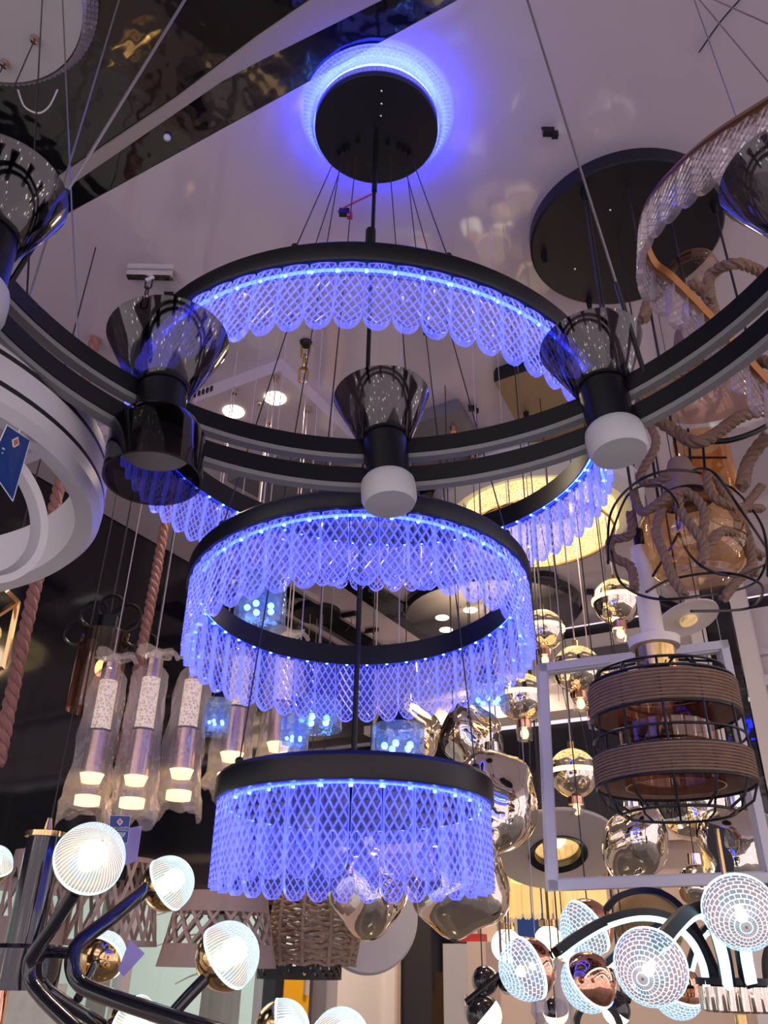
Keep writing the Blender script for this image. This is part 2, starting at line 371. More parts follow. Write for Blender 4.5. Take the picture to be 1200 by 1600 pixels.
# ------------------------------------------------------------------ crystal pieces
def crystal_mesh(name, w, L, th, cell, ridge, n=3, m=6):
    "flat tongue-shaped crystal with a raised diamond lattice; hangs from z=0, front towards -y"
    mb = MB()
    def P(s, t, dy):
        k = 1.0; t = 1 - (1 - t) ** 1.3
        if t > .78: q = (t - .78) / .22; k = sqrt(max(0., 1 - (q * .97) ** 2))
        k *= .93 + .07 * min(1, t * 4)
        return Vector(((s - .5) * w * k, -th / 2 + dy - .0022 * (1 - (2 * s - 1) ** 2), -t * L))
    for j in range(0, 2 * m + 1):
        for i in range(0, 2 * n + 1):
            if (i + j) % 2 == 0: continue
            cs = [(i - 1, j), (i, j + 1), (i + 1, j), (i, j - 1)]
            cs = [(max(0, min(2 * n, a)), max(0, min(2 * m, b))) for a, b in cs]
            pts = []
            for c in cs:
                if c not in pts: pts.append(c)
            if len(pts) < 3: continue
            ca = sum(a for a, b in pts) / len(pts); cb = sum(b for a, b in pts) / len(pts)
            o = [P(a / (2 * n), b / (2 * m), 0) for a, b in pts]
            q = [P((ca + (a - ca) * .75) / (2 * n), (cb + (b - cb) * .75) / (2 * m), .0022) for a, b in pts]
            N = len(pts)
            ap = P(ca / (2 * n), cb / (2 * m), -.0012)
            mb.add(o + q + [ap], [(N + a, N + (a + 1) % N, 2 * N) for a in range(N)] + [(a, (a + 1) % N, N + (a + 1) % N, N + a) for a in range(N)], [0] * N + [1] * N)
    out = [P(0, t / 12, 0) for t in range(13)] + [P(1, t / 12, 0) for t in range(12, -1, -1)]
    back = [p + Vector((0, th, 0)) for p in out]; k = len(out)
    mb.add(out + back, [(i, i + 1, k + i + 1, k + i) for i in range(k - 1)], [1] * (k - 1))
    mb.add([p for p in back], [tuple(range(k))], [2])
    me = bpy.data.meshes.new(name); me.from_pydata([tuple(p) for p in mb.v], [], mb.f)
    for q in (cell, ridge, 'cryback'): me.materials.append(M[q])
    me.polygons.foreach_set('material_index', mb.m); me.validate(); me.update(); return me
def place(name, me, parent, pos, out, down):
    "copy of a crystal: front towards out, hanging along down"
    dn = Vector(down).normalized(); o = Vector(out); o = (o - dn * o.dot(dn)).normalized(); y = -o; z = -dn; x = y.cross(z)
    R = Matrix((x, y, z)).transposed().to_4x4(); off = Vector((0, 0, 0)); r = parent
    while r is not None: off = off + Vector(r.location); r = r.parent
    ob = bpy.data.objects.new(name, me); COL.objects.link(ob); ob.parent = parent
    ob.matrix_local = Matrix.Translation(Vector(pos) - off) @ R; return ob

# ------------------------------------------------------------------ THE CHANDELIER
cc = H(-.034, 1.205, 1.65)
ch = thing('tiered_chandelier', 'three tier round chandelier of blue lit crystal rings hanging below a round dark canopy', 'chandelier', (cc.x, cc.y, CEIL))
TI = [(-.0286, 1.1815, .799, -.0429, -.0145, .395, 66, .036), (-.0354, 1.205, .5052, .0245, -.0707, .258, 43, .031), (-.0335, 1.2094, .193, .0069, -.0114, .183, 30, .035)]
MB().lathe([(0, 0), (.137, 0), (.139, .003), (.139, .03), (0, .03)], (cc.x, cc.y, H(0, 0, 1.645).z), n=64).build('canopy_plate', 'plate', ch)
zc = H(0, 0, 1.645).z
rimp = MB()
rows, nk = 7, 96
for k in range(nk):
    for i in range(rows):
        a0 = 2 * pi * (k + (.5 if i % 2 else 0)) / nk; a1 = a0 + 2 * pi / nk * .96
        z0 = zc + .008 + i * .0075; r0 = .142 + i * .0038
        P4 = []
        for a, z, r in ((a0, z0, r0), (a1, z0, r0), (a1, z0 + .0072, r0 + .0036), (a0, z0 + .0072, r0 + .0036)): P4.append(Vector((cc.x + r * cos(a), cc.y + r * sin(a), z)))
        md = sum(P4, Vector()) / 4 + Vector((cos((a0 + a1) / 2), sin((a0 + a1) / 2), -.5)) * .003
        rimp.add(P4 + [md], [(0, 1, 4), (1, 2, 4), (2, 3, 4), (3, 0, 4)])
rm = rimp.build('crystal_rim', 'rim', ch, smooth=0); rm['label'] = 'beaded glass rim glowing blue around the canopy'
MB().lathe([(.120, zc + .031), (.136, zc + .031), (.136, zc + .042), (.120, zc + .042)], (cc.x, cc.y, 0), n=64, closed=True).build('halo_strip', 'halo', ch)
rod = MB().tube([H(-.034, 1.204, 1.65), H(-.037, 1.209, .20)], .0042, 8); rod.build('centre_rod', 'black', ch)
MB().tube([H(-.034, 1.204, 1.62), H(-.034, 1.204, 1.45)], .006, 8).build('rod_sleeve', 'black', ch)
allc = []
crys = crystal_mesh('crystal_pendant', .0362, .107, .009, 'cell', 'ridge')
for ti, (x, y, z, tx, ty, R, n, bh) in enumerate(TI):
    C = H(x, y, z); u = RZ @ Vector((R, 0, R * tx)); v = RZ @ Vector((0, R, R * ty)); nn = u.cross(v).normalized()
    h = bh
    prof = [(-.013, -.006), (-.0105, -.006), (-.0105, 0), (.011, 0), (.0125, .003), (.0125, h - .006), (.008, h), (-.013, h)]
    b = MB().band(C, u, v, prof, 128).build('ring_band', 'black', ch)
    MB().band(C - nn * .002, u, v, [(-.0095, .0005), (-.0045, .0005), (-.0045, .003), (-.0095, .003)], 128).build('led_strip', 'led', b)
    # bright diode dots along the inside
    dots = MB()
    for k in range(n):
        a = 2 * pi * (k + .5) / n; d = u * cos(a) + v * sin(a); e = d.normalized(); dots.box(C + d - e * .006 - nn * .004, (.0035, .003, .003))
    dots.build('diodes', 'leddot', b)['kind'] = 'stuff'
    for k in range(n):
        a = 2 * pi * (k + .5 * (ti % 2)) / n; d = u * cos(a) + v * sin(a); e = d.normalized()
        allc.append((depth(C + d - nn * .05), C + d - nn * .001 + e * .001, e, -nn))
    if ti == 2:   # flat lid and inner spokes of the lowest tier
        MB().band(C + nn * (h - .004), u * .5, v * .5, [(-.1, 0), (.095, 0), (.095, .004), (-.1, .004)], 64).build('lid', 'black', ch)
    # suspension
    for k in range(3):
        aa = radians((-90, 30, 150)[k] + (0, 14, -14)[ti]); d = u * cos(aa) + v * sin(aa); top = Vector((cc.x, cc.y, zc)) + RZ @ Vector((( -.06, .0, .06)[k % 3] * 0 + .07 * cos(radians((-90, 30, 150)[k])) , .0, 0))
for a in []: pass
allc.sort(key=lambda q: q[0])
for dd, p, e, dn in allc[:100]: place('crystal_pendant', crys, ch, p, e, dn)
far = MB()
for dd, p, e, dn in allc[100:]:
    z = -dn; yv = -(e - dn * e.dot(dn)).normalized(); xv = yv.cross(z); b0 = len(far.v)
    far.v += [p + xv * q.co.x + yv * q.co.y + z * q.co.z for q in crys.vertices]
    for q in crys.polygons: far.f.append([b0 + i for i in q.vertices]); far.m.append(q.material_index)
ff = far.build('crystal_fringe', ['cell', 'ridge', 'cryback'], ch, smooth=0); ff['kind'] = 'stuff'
# suspension wires : three pairs of hooks on the plate fan out to the rings
def ringpt(t, px, py, near=True):
    x, y, z, tx, ty, R, n, bh = TI[t]; best = None
    for k in range(720):
        a = 2 * pi * k / 720; q = H(x + R * cos(a), y + R * sin(a), z + R * (tx * cos(a) + ty * sin(a)) + bh)
        d = q - EYE; dp = d.dot(CF); sx = 600 + FPX * d.dot(CR) / dp; sy = 800 - FPX * d.dot(CU) / dp; e = (sx - px) ** 2 + (sy - py) ** 2
        if best is None or e < best[0]: best = (e, q)
    return best[1]
for hx, hy, t, ex, ey in ((528, 238, 0, 460, 390), (543, 230, 1, 300, 760), (559, 218, 1, 505, 770), (606, 222, 1, 650, 770), (623, 228, 1, 800, 830), (640, 238, 0, 703, 402), (536, 232, 2, 380, 1210), (632, 232, 2, 740, 1210)):
    p0 = onz(hx, hy, zc); p1 = ringpt(t, ex, ey)
    MB().tube([p0, p1], .0011, 5).build('suspension_wire', 'cord', ch)
    hk = MB().tube([p0 + ZZ * .004, p0 - ZZ * .016], .0055, 8); hk.build('wire_grip', 'black', ch)
    MB().sphere(p1 + ZZ * .004, .006, 10).build('wire_clamp', 'black', ch)
for k, (sx, sy) in enumerate(((596, 142), (596, 162), (595, 181))): MB().sphere(onz(sx, sy, zc - .001), .003, 8).build('screw', 'chrome', ch)
MB().tube([onz(588, 384, CEIL) * 0 + ringpt(0, 580, 388), ringpt(0, 580, 388) + ZZ * .03], .007, 8).build('rod_knuckle', 'black', ch)

# ------------------------------------------------------------------ black double ring with smoked cups
bc = H(.014, .4212, .5468); bR = .36
dr = thing('double_ring_lamp', 'large black double ring lamp in front with smoked glass cups and unlit white discs', 'chandelier', (bc.x, bc.y, CEIL))
bu = RZ @ Vector((bR, 0, bR * .0765)); bv = RZ @ Vector((0, bR, -bR * .0633)); bn = bu.cross(bv).normalized(); bc = bc - bn * .02
for k in (0, 1):
    C = bc - bn * (.0394 * k)
    b = MB().band(C, bu, bv, [(-.006, 0), (.007, 0), (.007, .02), (-.006, .02)], 128).build('ring_rail', 'black', dr)
    MB().band(C, bu, bv, [(-.0045, -.006), (.0055, -.006), (.0055, .001), (-.0045, .001)], 128).build('diffuser_strip', 'strip', b)
for i, deg in enumerate((52, 92.5, 134, 170.5, 212, 265, 320, 11)):
    a = radians(deg); d = bu * cos(a) + bv * sin(a); c = bc + d - d.normalized() * .012
    s = (1.13 if deg == 134 else 1.0)
    MB_ = MB().lathe([(0, .028), (.021, .028), (.025, .024), (.025, -.046), (0, -.046)], c, bn, 24); hd = MB_.build('lamp_body', 'black', dr)
    MB().lathe([(.027, .012), (.030, .014), (.056 * s, .074 * s), (.054 * s, .074 * s), (.028, .018), (.0255, .016)], c + bn * .002, bn, 40, closed=True).build('glass_cup', 'smoke', hd)
    if deg == 134:
        MB().lathe([(.026, -.03), (.04, -.032), (.046, -.045), (.046, -.095), (.0435, -.095), (.0435, -.046), (.038, -.035), (.026, -.034)], c, bn, 40, closed=True).build('glass_cylinder', 'smoke', hd)
        MB().lathe([(.026, -.046), (.034, -.05), (.034, -.062), (0, -.066)], c, bn, 24).build('diffuser', 'diffuser', hd)
    else:
        MB().lathe([(.026, -.040), (.029, -.044), (.030, -.050), (.030, -.066), (.027, -.073), (0, -.075)], c, bn, 28).build('diffuser', 'diffuser', hd)
for (px, py) in ((20, 447), (1000, 579), (None, None)):
    if px: best = min((bc + bu * cos(t * pi / 360) + bv * sin(t * pi / 360) for t in range(720)), key=lambda q: (600 + FPX * (q - EYE).dot(CR) / (q - EYE).dot(CF) - px) ** 2 + (800 - FPX * (q - EYE).dot(CU) / (q - EYE).dot(CF) - py) ** 2 if depth(q) > .5 else 1e9)
    else: best = bc - bv
    tp = Vector((bc.x, bc.y, CEIL - .02))
    MB().tube([best, tp], .0016, 6).build('suspension_wire', 'wire', dr)
    MB().tube([best, best.lerp(tp, .10)], .0026, 8).build('wire_sleeve', 'black', dr)
MB().lathe([(0, -.03), (.09, -.03), (.09, .003), (0, .003)], (bc.x, bc.y, CEIL), n=40).build('canopy', 'black', dr)

# ------------------------------------------------------------------ white rings, left
wc_ = H(-.591, .677, .385); R = .30
wr = thing('white_ring_lamp', 'large unlit white ring lamp with two dark grooves at the left edge', 'chandelier', (wc_.x, wc_.y, CEIL))
wu = RZ @ Vector((R, 0, R * .08)); wv = RZ @ Vector((0, R, R * .056))
prof = [(-.022, -.004), (-.004, -.008), (.004, 0), (.006, .012), (.003, .014), (.006, .017), (.007, .040), (.004, .042), (.007, .045), (.006, .062), (-.022, .062)]
wb = MB().band(wc_, wu, wv, prof, 128, matfn=lambda i, k: 1 if i in (3, 4, 6, 7) else 0).build('ring_shade', ['white', 'blackm'], wr)
for k in range(3):
    a = radians(40 + 120 * k); q = wc_ + wu * cos(a) + wv * sin(a) + ZZ * .06; MB().tube([q, (wc_.x, wc_.y, CEIL - .01)], .0012, 5).build('suspension_wire', 'wire', wr)
MB().lathe([(0, -.03), (.07, -.03), (.07, .003), (0, .003)], (wc_.x, wc_.y, CEIL), n=32).build('canopy', 'white', wr)
c2 = A(-52, 785, .64); ax = (EYE - c2).normalized() * .55 + HR * .55 + ZZ * .45; u2 = (HR * .75 + HF * .66); v2 = CU
w2 = thing('white_hoop_lamp', 'smaller white hoop lamp nested inside the grooved white ring', 'lamp', c2)
MB().band(c2, u2 * .066, v2 * .066, [(-.004, -.018), (.003, -.018), (.005, 0), (.003, .018), (-.004, .018)], 96).build('hoop', 'white', w2)
MB().tube([c2 + ZZ * .08, V(c2.x, c2.y, CEIL)], .0012, 5).build('suspension_wire', 'wire', w2)
def card(name, label, corners, lines, txt=None):
    "printed blue hang tag: corners TL, TR, BR, BL"
    TL, TR, BR, BL = [Vector(p) for p in corners]; X = (TR - TL); Y = (BL - TL); n = X.cross(Y).normalized()
    if n.dot(EYE - TL) < 0: n = -n
    r = thing(name, label, 'tag', (TL + TR) / 2)
    MB().prism([TL, TR, BR, BL], -n * .0008).build('card', 'tagblue', r)
    e = n * .0006; bd = MB()
    for a, b in ((TL, TR), (TR, BR), (BR, BL), (BL, TL)): bd.tube([a, b], X.length * .012, 4)
    bd.build('border', 'tagwhite', r)
    def pt(s, t): return TL + X * s + Y * t + e
    MB().prism([pt(.5, .1), pt(.66, .24), pt(.5, .4), pt(.34, .24)], n * .0002).build('emblem', 'tagwhite', r)
    MB().prism([pt(.5, .15) + e * .5, pt(.6, .24) + e * .5, pt(.5, .34) + e * .5, pt(.4, .24) + e * .5], n * .0003).build('emblem_centre', 'tagorange', r)
    ln = MB()
    for k, (t, w, h) in enumerate(lines): ln.prism([pt(.5 - w / 2, t), pt(.5 + w / 2, t), pt(.5 + w / 2, t + h), pt(.5 - w / 2, t + h)], n * .0002)
    ln.build('small_print', 'tagwhite', r)
    if txt:
        for t, s, h in txt:
            cu = bpy.data.curves.new('lettering', 'FONT'); cu.body = s; cu.size = 1; cu.align_x = 'CENTER'
            ob = bpy.data.objects.new('lettering', cu); COL.objects.link(ob); cu.materials.append(M['tagwhite'])
            bpy.context.view_layer.update(); wd = max(ob.dimensions.x, 1e-3); sc = .84 * X.length / wd; sy = h * Y.length / .72
            me_ = bpy.data.meshes.new_from_object(ob.evaluated_get(bpy.context.evaluated_depsgraph_get())); bpy.data.objects.remove(ob); ob = bpy.data.objects.new('lettering', me_); COL.objects.link(ob)
            ob.parent = r; p0 = pt(.5, t + h) - Vector(r.location); xd = X.normalized(); yd = -(Y.normalized())
            Rm = Matrix(((xd * sc).to_tuple(), (yd * sy).to_tuple(), n.to_tuple())).transposed().to_4x4(); ob.matrix_local = Matrix.Translation(p0 + e) @ Rm
    MB().tube([(TL + TR) / 2, (TL + TR) / 2 + ZZ * .05], .0006, 4).build('string', 'tagwhite', r)
    return r
card('hang_tag', 'blue printed hang tag with a red diamond, dangling inside the white hoop', [A(11, 664, .56), A(47, 688, .6), A(20, 783, .585), A(-18, 728, .55)], [(.5, .7, .035), (.6, .6, .03), (.68, .5, .03)])

# ------------------------------------------------------------------ top left : crystal rimmed flush lamp on black ceiling, chrome globes
fl = H(-.828, .898, 1.66); fz = fl.z
f1 = thing('flush_lamp', 'round white plate lamp with a beaded crystal rim on the black ceiling', 'lamp', (fl.x, fl.y, CEIL))
MB().lathe([(0, 0), (.213, 0), (.213, CEIL - fz), (0, CEIL - fz)], (fl.x, fl.y, fz), n=64).build('plate', 'greylt', f1)
rp = MB(); nk = 110
for k in range(nk):
    for i in range(4):
        a0 = 2 * pi * (k + (.5 if i % 2 else 0)) / nk; a1 = a0 + 2 * pi / nk * .92; z0 = fz - .004 + i * .011; r0 = .215 + .0055 * i
        P4 = [Vector((fl.x + r * cos(a), fl.y + r * sin(a), z)) for a, z, r in ((a0, z0, r0), (a1, z0, r0), (a1, z0 + .010, r0 + .005), (a0, z0 + .010, r0 + .005))]
        md = sum(P4, Vector()) / 4 + Vector((cos((a0 + a1) / 2), sin((a0 + a1) / 2), -.6)) * .004
        rp.add(P4 + [md], [(0, 1, 4), (1, 2, 4), (2, 3, 4), (3, 0, 4)])
rp.build('crystal_rim', 'ridgec', f1, smooth=0)
for px, py, qx, qy in ((55, 60, 20, 140), (8, 98, -20, 150), (66, 0, 40, 505)):
    a = onz(px, py, fz); b = A(qx, qy, a.xy.dot(HF.xy) * (.98 if qy < 300 else .8)); MB().tube([a, b], .0014, 5).build('wire', 'cord', f1)
    if qy < 300: MB().lathe([(0, -.012), (.008, -.01), (.01, .002), (0, .002)], a, n=12).build('wire_grip', 'steel', f1)
MB().tube(bez([onz(28, 140, fz), onz(40, 162, fz) - ZZ * .01, onz(62, 170, fz) - ZZ * .015, onz(78, 162, fz) - ZZ * .01, onz(90, 140, fz)]), .002, 6).build('loop_wire', 'white', f1)
# ------------------------------------------------------------------ right : bronze ring with clear crystals, on its measured outline
bz = A(1284, 434, .9146); bnv = RZ @ Vector((.5584, -.1408, .8175))
def onplane(px, py): d = ray(px, py); return EYE + d * ((bz - EYE).dot(bnv) / d.dot(bnv))
pl = [onplane(*q) for q in ((1330, 95), (1265, 125), (1200, 170), (1120, 220), (1067, 263), (1017, 320), (1003, 375), (1016, 415), (1048, 442), (1112, 508), (1200, 606), (1290, 690), (1390, 720), (1450, 560), (1450, 300), (1400, 140))]
loop = bez(pl, 10, True); N = len(loop); cen = sum(loop, Vector()) / N
br = thing('bronze_ring_lamp', 'tilted bronze ring lamp fringed with clear crystals at the upper right', 'chandelier', (cen.x, cen.y, CEIL))
bb = MB(); vs = []; fs = []
pr = [(-.007, 0), (.007, 0), (.010, .004), (.010, .017), (-.006, .015)]
def outw(k):
    tg = (loop[(k + 1) % N] - loop[k - 1]).normalized(); e = tg.cross(bnv).normalized(); return e if e.dot(loop[k] - cen) > 0 else -e
for k, q in enumerate(loop):
    e = outw(k); vs += [q + e * a + bnv * b for a, b in pr]
for k in range(N):
    j = (k + 1) % N
    for i in range(5): fs.append((k * 5 + i, j * 5 + i, j * 5 + (i + 1) % 5, k * 5 + (i + 1) % 5))
bb.add(vs, fs).build('ring_band', 'bronze', br)
cry2 = crystal_mesh('clear_crystal', .042, .085, .010, 'cellc', 'ridgec')
acc = 0; last = loop[0]; dnv = (-bnv * .25 - ZZ * .75)
for k in range(N):
    acc += (loop[k] - last).length; last = loop[k]
    if acc > .036:
        acc = 0; e = outw(k); place('crystal_pendant', cry2, br, loop[k] - bnv * .001, e, dnv)
for k in (0, 115, 135):
    MB().tube([loop[k], (cen.x, cen.y, CEIL)], .0013, 5).build('suspension_wire', 'wire', br)

# round black ceiling plate with cords
bp = H(.617, 1.523, 1.67); bpz = bp.z
rc = thing('round_canopy', 'wide round black ceiling plate with holes and cords at the upper right', 'canopy', (bp.x, bp.y, CEIL))
MB().lathe([(0, 0), (.240, 0), (.245, .004), (.245, CEIL - bpz), (0, CEIL - bpz)], (bp.x, bp.y, bpz), n=72).build('plate', 'plate', rc)
for px, py in ((953, 328), (898, 420), (1000, 424)): MB().sphere(onz(px, py, bpz), .004, 8).build('screw', 'chrome', rc)
for px, py, qx, qy in ((912, 300, 936, 490), (1115, 320, 1145, 470), (850, 400, 850, 425), (920, 470, 920, 500)):
    a = onz(px, py, bpz); MB().lathe([(0, -.03), (.006, -.03), (.009, .001), (0, .001)], a, n=12).build('cord_grip', 'black', rc)
    if qy - py > 60: MB().tube([a, V(a.x, a.y, A(qx, qy, a.dot(HF)).z - .4)], .0032, 6).build('cord', 'cord', rc)

# ------------------------------------------------------------------ rope and wire pendants, right
def rope_curve(pts, r, mat, parent, name='rope_wrap', n=20):
    P = bez(pts, n); mb = MB(); L = 0; us = []
    for i, p_ in enumerate(P):
        tg = (P[min(i + 1, len(P) - 1)] - P[max(i - 1, 0)]).normalized(); u = HF if i == 0 else us[-1][0]; u = (u - tg * u.dot(tg)).normalized(); us.append((u, tg.cross(u)))
    for s in range(3):
        q = []; L = 0
        for i, p_ in enumerate(P):
            if i: L += (p_ - P[i - 1]).length
            a = L / (r * 4.5) * 2 * pi + s * 2 * pi / 3; q.append(p_ + us[i][0] * (cos(a) * r * .5) + us[i][1] * (sin(a) * r * .5))
        mb.tube(q, r * .58, 6)
    return mb.build(name, mat, parent)
gc = A(1083, 845, 1.36); gr = 84 * PX(gc)
rg = thing('rope_globe_pendant', 'amber glass globe pendant tangled in jute rope and black wire hoops', 'pendant lamp', gc)
MB().sphere(gc, gr, 40, sz=.92, t0=.25, t1=pi - .55).build('glass_globe', 'amber', rg)
MB().lathe([(.62 * gr, 0), (.66 * gr, .008), (.52 * gr, .012), (.5 * gr, .002)], gc - ZZ * gr * .80, n=32, closed=True).build('glass_rim', 'clear', rg)
MB().lathe([(.045, 0), (.042, .01), (.022, .085), (.02, .09), (0, .09)], gc + ZZ * gr * .86, n=24).build('socket_sleeve', 'wood', rg)
MB().lathe([(.052, 0), (.05, .008), (0, .008)], gc + ZZ * gr * .85, n=24).build('socket_plate', 'black', rg)
MB().sphere(gc + ZZ * .01, .022, 16, sz=1.3).build('bulb', 'clear', rg)
up_cable(rg, gc + ZZ * (gr * .86 + .09), .003, 'cord', z=bpz)
rnd = random.Random(5)
for path in ([(1000, 640), (1025, 690), (1000, 745), (1020, 755), (1045, 742)], [(990, 770), (1005, 800), (1045, 775), (1075, 770), (1100, 800), (1098, 860), (1130, 830), (1165, 850), (1180, 900)],
             [(1035, 795), (1025, 830), (1040, 870), (1050, 900), (1070, 930)], [(1105, 735), (1110, 770), (1140, 790), (1190, 795)], [(1120, 745), (1135, 780), (1165, 830), (1175, 880), (1150, 910), (1130, 935)],
             [(985, 800), (985, 835), (955, 845), (958, 870), (985, 885), (992, 920)], [(1190, 760), (1160, 800), (1155, 840), (1190, 870)], [(1060, 770), (1065, 800), (1100, 850), (1095, 880)]):
    pts = []
    for k, (a, b) in enumerate(path):
        d = 1.0 - .9 * min(1, ((a - 1083) / 110) ** 2); pts.append(A(a, b, 1.36 - gr * 1.08 * max(.1, d) + rnd.uniform(-.01, .01)))
    rope_curve(pts, .0085, 'jute', rg)
for path in ([(950, 880), (955, 800), (1000, 750), (1070, 735), (1140, 760), (1190, 820), (1200, 900)], [(1020, 900), (1060, 830), (1055, 780), (1020, 757), (980, 775), (950, 850)], [(1050, 800), (1070, 745), (1110, 735), (1160, 800), (1200, 860)],
             [(955, 860), (970, 910), (1020, 935), (1100, 930), (1180, 910), (1205, 850)], [(1055, 770), (1060, 830), (1090, 880), (1150, 900), (1200, 880)], [(1010, 925), (1050, 905), (1130, 895), (1190, 915), (1170, 950), (1080, 955)]):
    MB().tube(bez([A(a, b, 1.28 + .10 * math.sin(i * 1.9)) for i, (a, b) in enumerate(path)], 10), .0024, 6).build('wire_hoop', 'black', rg)
g2 = A(1100, 585, 1.42); r2 = 84 * PX(g2)
rb = thing('rope_bowl_pendant', 'amber glass bowl pendant wound with jute loops, above the tangled rope globe', 'pendant lamp', g2)
MB().lathe([(r2, 0), (r2 * .98, .03), (r2 * .75, .085), (.04, .12), (.038, .118), (r2 * .74, .08), (r2 * .97, .03), (r2 * .99, 0)], g2 - ZZ * .05, n=40, closed=True).build('glass_bowl', 'amberd', rb)
MB().lathe([(.055, 0), (.045, .05), (.03, .075), (0, .078)], g2 + ZZ * .07, n=24).build('wood_cap', 'wood', rb)
MB().lathe([(.06, 0), (.052, .035), (.03, .05), (0, .05)], A(1085, 425, 1.42) - ZZ * .01, n=24).build('amber_socket', 'amberd', rb)
MB().sphere(g2 + ZZ * .03, .03, 16).build('bulb', 'amber', rb)
up_cable(rb, g2 + ZZ * .14, .004, 'cord', z=bpz)
for path in ([(1110, 470), (1110, 430), (1150, 412), (1195, 430), (1230, 470)], [(1080, 440), (1110, 470), (1115, 520), (1090, 560), (1040, 600), (1000, 630)], [(1005, 500), (1015, 470), (1030, 455)], [(1010, 645), (1050, 670), (1095, 690), (1160, 650), (1210, 640)],
             [(1140, 560), (1180, 560), (1220, 575)], [(1200, 680), (1170, 720), (1160, 760)]):
    rope_curve([A(a, b, 1.34 + .03 * math.sin(i * 2.2)) for i, (a, b) in enumerate(path)], .013, 'jute', rb)
MB().tube(bez([A(a, b, 1.36) for a, b in ((1105, 690), (1140, 688), (1180, 675), (1215, 655))], 8), .006, 8).build('black_arc', 'black', rb)
for a in ((1075, 670, 1082, 760), (1098, 690, 1104, 770), (1020, 720, 1030, 790)):
    MB().tube([A(a[0], a[1], 1.4), A(a[2], a[3], 1.38)], .0028, 6).build('wire_bar', 'black', rb)
MB().tube([A(1060, 715, 1.4), A(1135, 715, 1.4)], .0025, 6).build('wire_bar', 'black', rb)
MB().lathe([(.058, 0), (.058, .12), (.055, .12), (.055, 0)], A(1108, 765, 1.48), n=24, closed=True).build('glass_sleeve', 'amber', rb)

# ------------------------------------------------------------------ jute banded cage pendant
kc = A(1046, 1165, 1.376); kr = 112 * PX(kc)
kg = thing('cage_pendant', 'black wire cage pendant with two jute rope bands and an amber glass cylinder', 'pendant lamp', kc)
zt = A(1045, 1050, 1.376).z - kc.z; zb1 = A(1046, 1235, 1.376).z - kc.z; zb = A(1046, 1268, 1.376).z - kc.z
def kz(py): return A(1046, py, 1.376).z - kc.z
def coilband(z0, z1, r, name):
    mb = MB(); n = 9; prof = []
    for i in range(n):
        zz = z0 + (z1 - z0) * i / n; hh = (z1 - z0) / n
        prof += [(r - .001, zz), (r + .0022, zz + hh * .3), (r + .0022, zz + hh * .7)]
    prof += [(r - .001, z1), (r - .004, z1), (r - .004, z0)]
    mb.lathe(prof, kc, n=64, closed=True); b = mb.build(name, 'jute', kg)
    fz_ = MB()
    for k in range(160):
        a = random.uniform(0, 2 * pi); p0 = kc + V(cos(a) * r, sin(a) * r, random.uniform(z0, z1)); d = V(cos(a), sin(a), 0) * random.uniform(.003, .010) + V(random.gauss(0, .004), random.gauss(0, .004), random.gauss(0, .005))
        fz_.tube([p0, p0 + d], .00022, 3)
    fz_.build('fibres', 'jute', b)['kind'] = 'stuff'
coilband(kz(1122), kz(1076), kr * 1.02, 'jute_band'); coilband(kz(1228), kz(1184), kr * 1.05, 'jute_band')
for zz, rr in ((kz(1056), kr * .9), (kz(1072), kr * 1.0), (kz(1124), kr * 1.0), (kz(1158), kr * 1.02), (kz(1184), kr * 1.04), (kz(1230), kr * 1.04), (kz(1272), kr * .72)):
    MB().tube([kc + V(cos(2 * pi * k / 48) * rr, sin(2 * pi * k / 48) * rr, zz) for k in range(48)], .0024, 6, closed=True).build('cage_hoop', 'black', kg)
for k in range(12):
    a = 2 * pi * (k + .35) / 12; e = V(cos(a), sin(a), 0)
    MB().tube([kc + e * (kr * .35) + ZZ * kz(1040), kc + e * (kr * .9) + ZZ * kz(1056), kc + e * kr + ZZ * kz(1075), kc + e * kr * 1.02 + ZZ * kz(1158), kc + e * kr * 1.04 + ZZ * kz(1228), kc + e * kr * .95 + ZZ * kz(1255), kc + e * kr * .72 + ZZ * kz(1272)], .0022, 6).build('cage_bar', 'black', kg)
MB().lathe([(kr * .66, kz(1230)), (kr * .66, kz(1075)), (kr * .4, kz(1060)), (kr * .38, kz(1062)), (kr * .64, kz(1078)), (kr * .64, kz(1230))], kc, n=48, closed=True).build('glass_cylinder', 'amberd', kg)
for k in range(4):
    a = 2 * pi * k / 4 + .5; MB().tube(bez([kc + V(cos(a + t * .5) * kr * (.45 + .2 * t), sin(a + t * .5) * kr * (.45 + .2 * t), kz(1056) + .016 * sin(t * pi)) for t in (0, .33, .66, 1)], 5), .0024, 6).build('wire_scroll', 'black', kg)
MB().lathe([(.035, kz(1050)), (.035, kz(1008)), (.03, kz(1004)), (0, kz(1004))], kc, n=28).build('brass_cap', 'brass', kg)
MB().lathe([(0, kz(1012)), (.043, kz(1012)), (.045, kz(1000)), (.03, kz(996)), (0, kz(996))], kc, n=32).build('socket_plate', 'cream', kg)
MB().lathe([(.0205, kz(1002)), (.020, kz(935)), (.0175, kz(930)), (.0175, kz(860)), (.017, kz(857)), (0, kz(857))], kc, n=24).build('candle_sleeve', 'cream', kg)
MB().lathe([(.011, kz(860)), (.0105, kz(830)), (.004, kz(826)), (0, kz(826))], kc, n=14).build('cord_grip', 'black', kg)
up_cable(kg, kc + ZZ * kz(828), .003, 'cord', z=bpz)
MB().sphere(kc + ZZ * kz(1110), .02, 16, sz=1.6).build('bulb', 'clear', kg)
